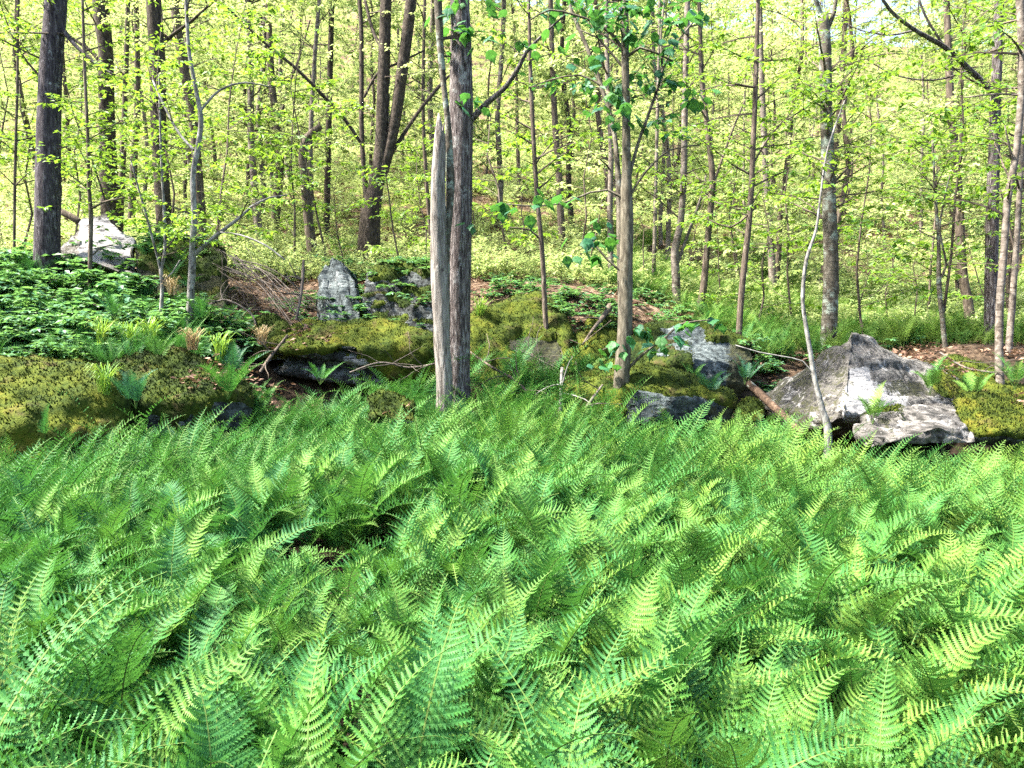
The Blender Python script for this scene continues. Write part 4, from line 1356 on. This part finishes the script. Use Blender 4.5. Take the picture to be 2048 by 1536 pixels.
p = at(230, 640, 8.4); fern_thing('fern in the middle of the leafy left bank', p, 6, 0.65, FM, 15)
p = at(470, 760, 7.6); fern_thing('fern in the gap between the dark mossy boulder and the ledge', p, 6, 0.8, DF, 16)
p = at(690, 690, 9.4); fern_thing('fern crouching before the pale upright boulder', p, 5, 0.5, DF, 17)
p = at(1490, 770, 9.0); fern_thing('fern in the shade of the overhanging mossy corner', p, 6, 0.7, DF, 18)


# ------------------------------------------------------------------ leafy left bank
def bramble_form(k):
    r = random.Random(1500 + k)
    t_, l_ = MB(), MB()
    for i in range(5):
        az = r.uniform(0, 6.283)
        d = Vector((math.cos(az), math.sin(az), r.uniform(0.6, 1.8))).normalized()
        p = Vector((r.uniform(-.05, .05), r.uniform(-.05, .05), -0.03))
        pts_ = [(p.copy(), 0.0035)]
        L = r.uniform(0.25, 0.5)
        for j in range(6):
            d = (d + Vector((0, 0, -0.16)) + Vector((r.uniform(-.12, .12), r.uniform(-.12, .12), 0))).normalized()
            p = p + d * L / 6
            pts_.append((p.copy(), 0.0028 - 0.0003 * j))
            if j > 0:
                for q in range(3):
                    a = r.uniform(0, 6.283)
                    dd = Vector((math.cos(a), math.sin(a), r.uniform(-0.4, 0.3)))
                    c0 = p + dd * 0.02
                    for e in (-0.8, 0, 0.8):
                        de = Matrix.Rotation(e, 3, 'Z') @ dd
                        leaf(l_, c0, de, Vector((r.uniform(-.4, .4), r.uniform(-.4, .4), 1)), r.uniform(0.05, 0.09), 0.62)
        tube(t_, pts_, 3, cap=False)
    return t_, l_


bf = [bramble_form(k) for k in range(6)]
bme = [(a.mesh('stems', M['bark_twig']), b.mesh('leaves', M['leaf_bank'])) for a, b in bf]


def joined(a, b):
    m = MB(); m.v = list(a.v) + list(b.v); m.f = list(a.f) + [tuple(len(a.v) + j for j in f) for f in b.f]; m.m = [0] * len(a.f) + [1] * len(b.f)
    return m


bcol = proto_collection('bramble_forms', [proto('bramble_form_%s' % 'abcdef'[k], joined(*bf[k]), [M['bark_twig'], M['leaf_bank']]) for k in range(6)])
r = random.Random(61)
BR = []
for _ in range(620):
    px = r.uniform(-120, 470); d = r.uniform(7.6, 11.2)
    p = at(px, 640, d)
    if px > 300 and d > 9.4: continue
    if d < 8.2 + 0.5 * (px > 250) and r.random() < 0.5: continue
    if px > 330 and r.random() < 0.5: continue
    BR.append((p.x, p.y))
BZ = ground([b[0] for b in BR], [b[1] for b in BR])
BR = sorted([(x, y, float(z)) for (x, y), z in zip(BR, BZ)], key=lambda b: b[1])
for i, (x, y, z) in enumerate(BR[:110]):
    rt = empty('bramble', (x, y, z + 0.02), r.uniform(0, 6.28)); s = r.uniform(0.7, 1.3); rt.scale = (s, s, s)
    tag(rt, 'low blue-green bramble among others on the front of the leafy left bank', 'bramble', 'brambles on the left bank')
    for nm, me in zip(('stems', 'leaves'), bme[i % 6]):
        o = bpy.data.objects.new(nm, me); C.objects.link(o); o.parent = rt
pts, rots, scl, idx = [], [], [], []
for (x, y, z) in BR[110:]:
    pts.append((x, y, z + 0.02)); rots.append((0, 0, r.uniform(0, 6.28))); scl.append(r.uniform(0.5, 1.6)); idx.append(r.randrange(6))
for (px0, px1, d0, d1, n) in ((700, 890, 9.9, 11.8, 40), (280, 460, 10.4, 12.0, 26), (1100, 1240, 9.6, 11.0, 26), (740, 880, 7.6, 8.3, 40), (960, 1130, 10.4, 12.5, 18), (1500, 1900, 10.5, 14, 60), (560, 720, 9.6, 12, 26), (1180, 1420, 10.6, 13.5, 40), (1480, 1560, 9.5, 11, 20)):
    for _ in range(n):
        p = at(r.uniform(px0, px1), 600, r.uniform(d0, d1))
        base_z, nz = top_of(p.x, p.y)
        if nz < 0.4: continue
        pts.append((p.x, p.y, base_z + 0.02)); rots.append((0, 0, r.uniform(0, 6.28))); scl.append(r.uniform(0.4, 0.95)); idx.append(r.randrange(6))
scatter('ground_cover', pts, rots, scl, idx, bcol, 'low leafy ground cover over the banks and around the boulders', 'ground cover')


pts, rots, scl, idx = [], [], [], []
for _ in range(150):
    p = at(r.uniform(-80, 520), 640, r.uniform(7.4, 10.4))
    z, nz = top_of(p.x, p.y)
    if nz < 0.5: continue
    pts.append((p.x, p.y, z)); rots.append((r.uniform(-.2, .2), r.uniform(-.2, .2), r.uniform(0, 6.28))); scl.append(r.uniform(0.35, 0.7)); idx.append(r.randrange(10))
scatter('bank_ferns', pts, rots, scl, idx, fern_forms, 'small ferns sprinkled through the brambles of the leafy left bank', 'ferns')


# grass tufts
def tuft(label, p, n, h, mat, seed, group=None):
    r = random.Random(seed)
    mb = MB()
    for i in range(n):
        a = r.uniform(0, 6.283)
        o = Vector((r.uniform(-.04, .04), r.uniform(-.04, .04), 0))
        out = Vector((math.cos(a), math.sin(a), 0))
        s = Vector((-math.sin(a), math.cos(a), 0)) * 0.004
        hh = h * r.uniform(0.6, 1.15); sp = hh * r.uniform(0.25, 0.85)
        q = [o, o + out * sp * 0.3 + Vector((0, 0, hh * 0.65)), o + out * sp * 0.7 + Vector((0, 0, hh * 0.85)), o + out * sp + Vector((0, 0, hh * 0.7))]
        vs = [q[0] - s, q[0] + s, q[1] - s, q[1] + s, q[2] - s * .6, q[2] + s * .6, q[3]]
        mb.add(vs, [(0, 1, 3, 2), (2, 3, 5, 4), (4, 5, 6)])
    o = mb.build('grass_tuft', mat)
    o.location = p
    tag(o, label, 'grass', group)


for i, (px, py, d, mat, lab) in enumerate(((262, 700, 7.75, 'grass', 'tuft of green grass on the long dark mossy boulder'), (205, 690, 7.7, 'grass', 'tuft of green grass left of the grey gap in the mossy boulders'),
                                           (385, 700, 7.7, 'straw', 'dry straw-coloured grass tuft at the foot of the white-barked sapling'), (345, 590, 9.0, 'straw', 'dry grass tuft hanging at the dark square boulder'),
                                           (300, 690, 7.8, 'grass', 'thick grass tuft in the middle of the long dark mossy boulder'), (440, 720, 7.6, 'grass', 'grass tuft at the right end of the leafy left bank'),
                                           (210, 790, 6.5, 'grass', 'sparse grass tuft hanging over the moss beside the dark shield fern'), (960, 640, 9.6, 'grass', 'grass tuft on the moss bank right of the central trunk'),
                                           (525, 690, 8.7, 'straw', 'dry grass tuft beside the small round mossy rock'))):
    tuft(lab, at(px, py, d), 60, 0.3 if mat == 'grass' else 0.24, M[mat], 70 + i)


# ------------------------------------------------------------------ big drooping leaves
def big_leaf_mesh(k):
    """Broad, shallowly three-lobed leaf with a pleated blade, hanging from a stalk along +X."""
    r = random.Random(2000 + k)
    L = 1.0
    out = [(0.0, 0.0), (0.03, 0.20), (0.16, 0.34), (0.40, 0.44), (0.56, 0.46), (0.58, 0.33), (0.74, 0.22), (0.88, 0.10), (1.06, 0.0)]
    dr = r.uniform(0.35, 0.9)
    fold = r.uniform(0.15, 0.45)
    z = lambda x, y: -dr * x * x * 0.5 - fold * y * y + (0.03 if int(abs(y) * 12) % 2 else 0)
    mb = MB()
    mid = [Vector((x, 0, z(x, 0))) for x, _ in out]
    for s in (1, -1):
        e = [Vector((x, s * y, z(x, y))) for x, y in out]
        h = [Vector((x * 0.98, s * y * 0.5, z(x, y * 0.5) + 0.035)) for x, y in out]
        n = len(out)
        vs = mid + h + e
        fs = []
        for i in range(n - 1):
            for a, b in ((0, n), (n, 2 * n)):
                q = (a + i, a + i + 1, b + i + 1, b + i)
                fs.append(q if s > 0 else q[::-1])
        mb.add(vs, fs)
    m = mb.mesh('leaf', M['leaf_near'], True)
    return m


blm = [big_leaf_mesh(k) for k in range(6)]


def put_big_leaves(root, clusters, d, size, seed):
    r = random.Random(seed)
    org = root.location
    brs = [c for c in root.children if c.name.startswith('branch')]
    for (px, py, n, spread) in clusters:
        dd = d + r.uniform(-0.35, 0.35)
        c0 = at(px, py, dd)
        par = min(brs, key=lambda b: min((Vector(v.co) + org - c0).length for v in b.data.vertices)) if brs else root
        for i in range(int(n * 1.5)):
            q = c0 + Vector((r.gauss(0, spread), r.gauss(0, spread), r.gauss(0, spread * 0.45)))
            o = bpy.data.objects.new('leaf', blm[r.randrange(6)])
            C.objects.link(o)
            o.parent = par
            o.location = q - org
            o.rotation_euler = (r.uniform(-.4, .4), r.uniform(0.1, 1.0), r.uniform(0, 6.283))
            s = size * r.uniform(0.65, 1.2)
            o.scale = (s, s, s)


put_big_leaves(fork[0], [(1075, 405, 5, .12), (1020, 410, 4, .08), (1130, 395, 3, .06), (1190, 470, 5, .10), (1170, 510, 4, .08), (1215, 490, 4, .08), (1205, 440, 2, .06), (1225, 690, 6, .10), (1200, 730, 4, .08), (1280, 660, 5, .08),
                         (1300, 690, 5, .10), (1340, 675, 4, .08), (1365, 645, 4, .08), (1420, 640, 4, .09), (1200, 160, 5, .10), (1215, 210, 5, .10), (1260, 165, 5, .09), (1310, 160, 6, .10), (1335, 155, 4, .08), (1180, 215, 4, .10),
                         (1240, 190, 4, .08), (1255, 240, 4, .08), (1145, 10, 5, .12), (1205, 30, 5, .10), (1285, 20, 7, .12), (1330, 60, 5, .10), (1390, 25, 6, .10), (1280, 60, 5, .10), (1380, 200, 4, .10), (1190, 115, 4, .12), (1060, 90, 2, .05), (1120, 70, 3, .10),
                         (1350, 110, 4, .10), (1100, 20, 4, .10)], 7.6, 0.125, 5)
put_big_leaves(main[0], [(905, 15, 6, .10), (890, 50, 5, .08), (925, 55, 4, .08), (930, 190, 4, .08), (950, 215, 3, .06), (1045, 90, 3, .05), (975, 95, 3, .08), (1000, 20, 4, .1), (935, 450, 2, .03), (890, 10, 4, .1)], 7.95, 0.115, 6)


# ------------------------------------------------------------------ dead wood on the ground
def stick(name, label, cat, trace, mat, seed=0, ridge=0.1, sides=9, side_twigs=0):
    r = random.Random(seed)
    P = [(at(a, b, d), max(0.5 * w_ * d / F, 0.003)) for (a, b, w_, d) in trace]
    org = P[0][0].copy()
    mb = MB()
    cc = catmull(P, 0.06)
    tube(mb, cc, sides, ridge=ridge, seed=seed)
    o = mb.build(name, M[mat], None, True, org)
    o.location = org
    tag(o, label, cat)
    for i in range(side_twigs):
        a, rad = cc[r.randrange(len(cc) // 4, len(cc))]
        d = Vector((r.uniform(-1, 1), r.uniform(-.6, .4), r.uniform(-0.2, 1))).normalized()
        q = [(a.copy(), rad * 0.55)]
        for j in range(5):
            d = (d + Vector((r.uniform(-.35, .35), r.uniform(-.35, .35), r.uniform(-.35, .25)))).normalized()
            a = a + d * r.uniform(0.05, 0.12)
            q.append((a.copy(), max(rad * 0.5 * (1 - j / 5), 0.0022)))
        b = MB(); tube(b, q, 4)
        b.build('twig', M[mat], o, True, org)
    return o


stick('fallen_log', 'leaning broken log with lichen between the two right-hand boulders', 'log', [(1498, 768, 16, 7.9), (1525, 792, 17, 7.6), (1560, 825, 16, 7.3), (1608, 868, 12, 6.9)], 'bark_log', 3, 0.15)
stick('fallen_branch', 'forked bare branch standing beside the brush pile', 'branch', [(592, 640, 5, 9.3), (600, 600, 6, 9.4), (605, 560, 7, 9.5), (607, 520, 5, 9.6)], 'twig_grey', 4, 0.1, 6, 5)
stick('fallen_branch', 'bare branch lying across the ferns right of the central trunk', 'branch', [(935, 700, 4, 8.7), (985, 735, 5, 8.4), (1030, 760, 6, 8.2), (1055, 785, 5, 8.0)], 'bark_twig', 5, 0.1, 6, 6)
stick('fallen_branch', 'pale short stick leaning on the mossy boulder by the forked sapling', 'branch', [(1205, 770, 5, 7.7), (1190, 790, 6, 7.6), (1172, 815, 6, 7.4)], 'twig_grey', 6, 0.1, 6, 2)
stick('dead_sapling', 'short bare white stem left of the mossy boulder by the forked sapling', 'dead stem', [(1118, 840, 9, 7.8), (1122, 800, 8, 7.8), (1123, 760, 7, 7.85), (1124, 735, 6, 7.9)], 'bark_white', 7, 0.1, 7, 3)
stick('exposed_root', 'thick grey root winding over the moss behind the forked sapling', 'root', [(1220, 612, 14, 10.2), (1205, 635, 9, 9.9), (1185, 660, 6, 9.6), (1165, 690, 4, 9.4)], 'bark_grey', 8, 0.2, 8, 3)
stick('fallen_branch', 'thin bare stick over the leaf-strewn rock shelf', 'branch', [(1880, 705, 4, 9.2), (1930, 735, 4, 8.9), (1985, 745, 4, 8.6)], 'twig_grey', 9, 0.1, 5, 4)
stick('fallen_branch', 'thin twiggy branch on the dark layered stone of the ledge', 'branch', [(700, 745, 4, 8.5), (760, 725, 4, 8.5), (820, 735, 4, 8.5), (880, 725, 4, 8.4)], 'twig_grey', 10, 0.1, 5, 8)
stick('fallen_branch', 'brown dead branch propped in the hollow left of the mossy ledge', 'branch', [(520, 745, 7, 8.3), (540, 715, 7, 8.5), (560, 690, 6, 8.7), (575, 670, 4, 8.8)], 'bark_twig', 11, 0.1, 6, 7)
stick('fallen_log', 'dead log slanting down behind the pale tilted slab', 'log', [(110, 418, 14, 12.3), (140, 432, 14, 12.2), (160, 445, 13, 12.2)], 'bark_grey', 12, 0.1)
stick('fallen_branch', 'twiggy dead branch on the brown litter of the moss bank', 'branch', [(1040, 700, 4, 9.0), (1080, 720, 4, 8.9), (1120, 740, 4, 8.8)], 'twig_grey', 13, 0.1, 5, 8)
stick('fallen_branch', 'pale bare branch bending before the dark square boulder', 'branch', [(395, 620, 4, 9.4), (430, 605, 4, 9.4), (455, 600, 4, 9.3), (500, 625, 4, 9.2), (512, 650, 3, 9.1)], 'twig_grey', 14, 0.1, 5, 7)

# brush pile: a fallen crown of bare grey twigs
r = random.Random(77)
org = at(560, 640, 9.9)
rt = empty('brush_pile', org)
tag(rt, 'tangled pile of bare grey twigs between the dark square boulder and the pale boulder', 'brush pile')
mb = MB()
for i in range(9):
    a = at(r.uniform(430, 475), r.uniform(505, 545), r.uniform(9.9, 11.0)); b = at(r.uniform(585, 640), r.uniform(600, 670), r.uniform(9.3, 10.2))
    m_ = (a + b) / 2 + Vector((0, 0, r.uniform(0.05, 0.22)))
    b1 = MB(); tube(b1, catmull([(a, 0.008), (m_, 0.007), (b, 0.004)], 0.12), 5, ridge=0.1, seed=i)
    b1.build('stick', M['twig_grey'], rt, True, org)
for i in range(130):
    t = r.random()
    c0 = at(455 + 165 * t + r.gauss(0, 22), 520 + 115 * t + r.gauss(0, 22), r.uniform(9.4, 10.9))
    d = (at(600, 625, 9.9) - at(470, 540, 10.2)).normalized()
    d = (d + Vector((r.gauss(0, .35), r.gauss(0, .35), r.gauss(0, .35)))).normalized()
    L = r.uniform(0.3, 0.8)
    q = []
    p = c0 - d * L * 0.5
    for j in range(5):
        q.append((p.copy(), 0.0034 * (1 - j / 6)))
        d = (d + Vector((r.uniform(-.15, .15), r.uniform(-.15, .15), r.uniform(-.2, .12)))).normalized()
        p = p + d * L / 4
    tube(mb, q, 3, cap=False)
o = mb.build('twigs', M['twig_grey'], rt, False, org)
tag(o, kind='stuff')
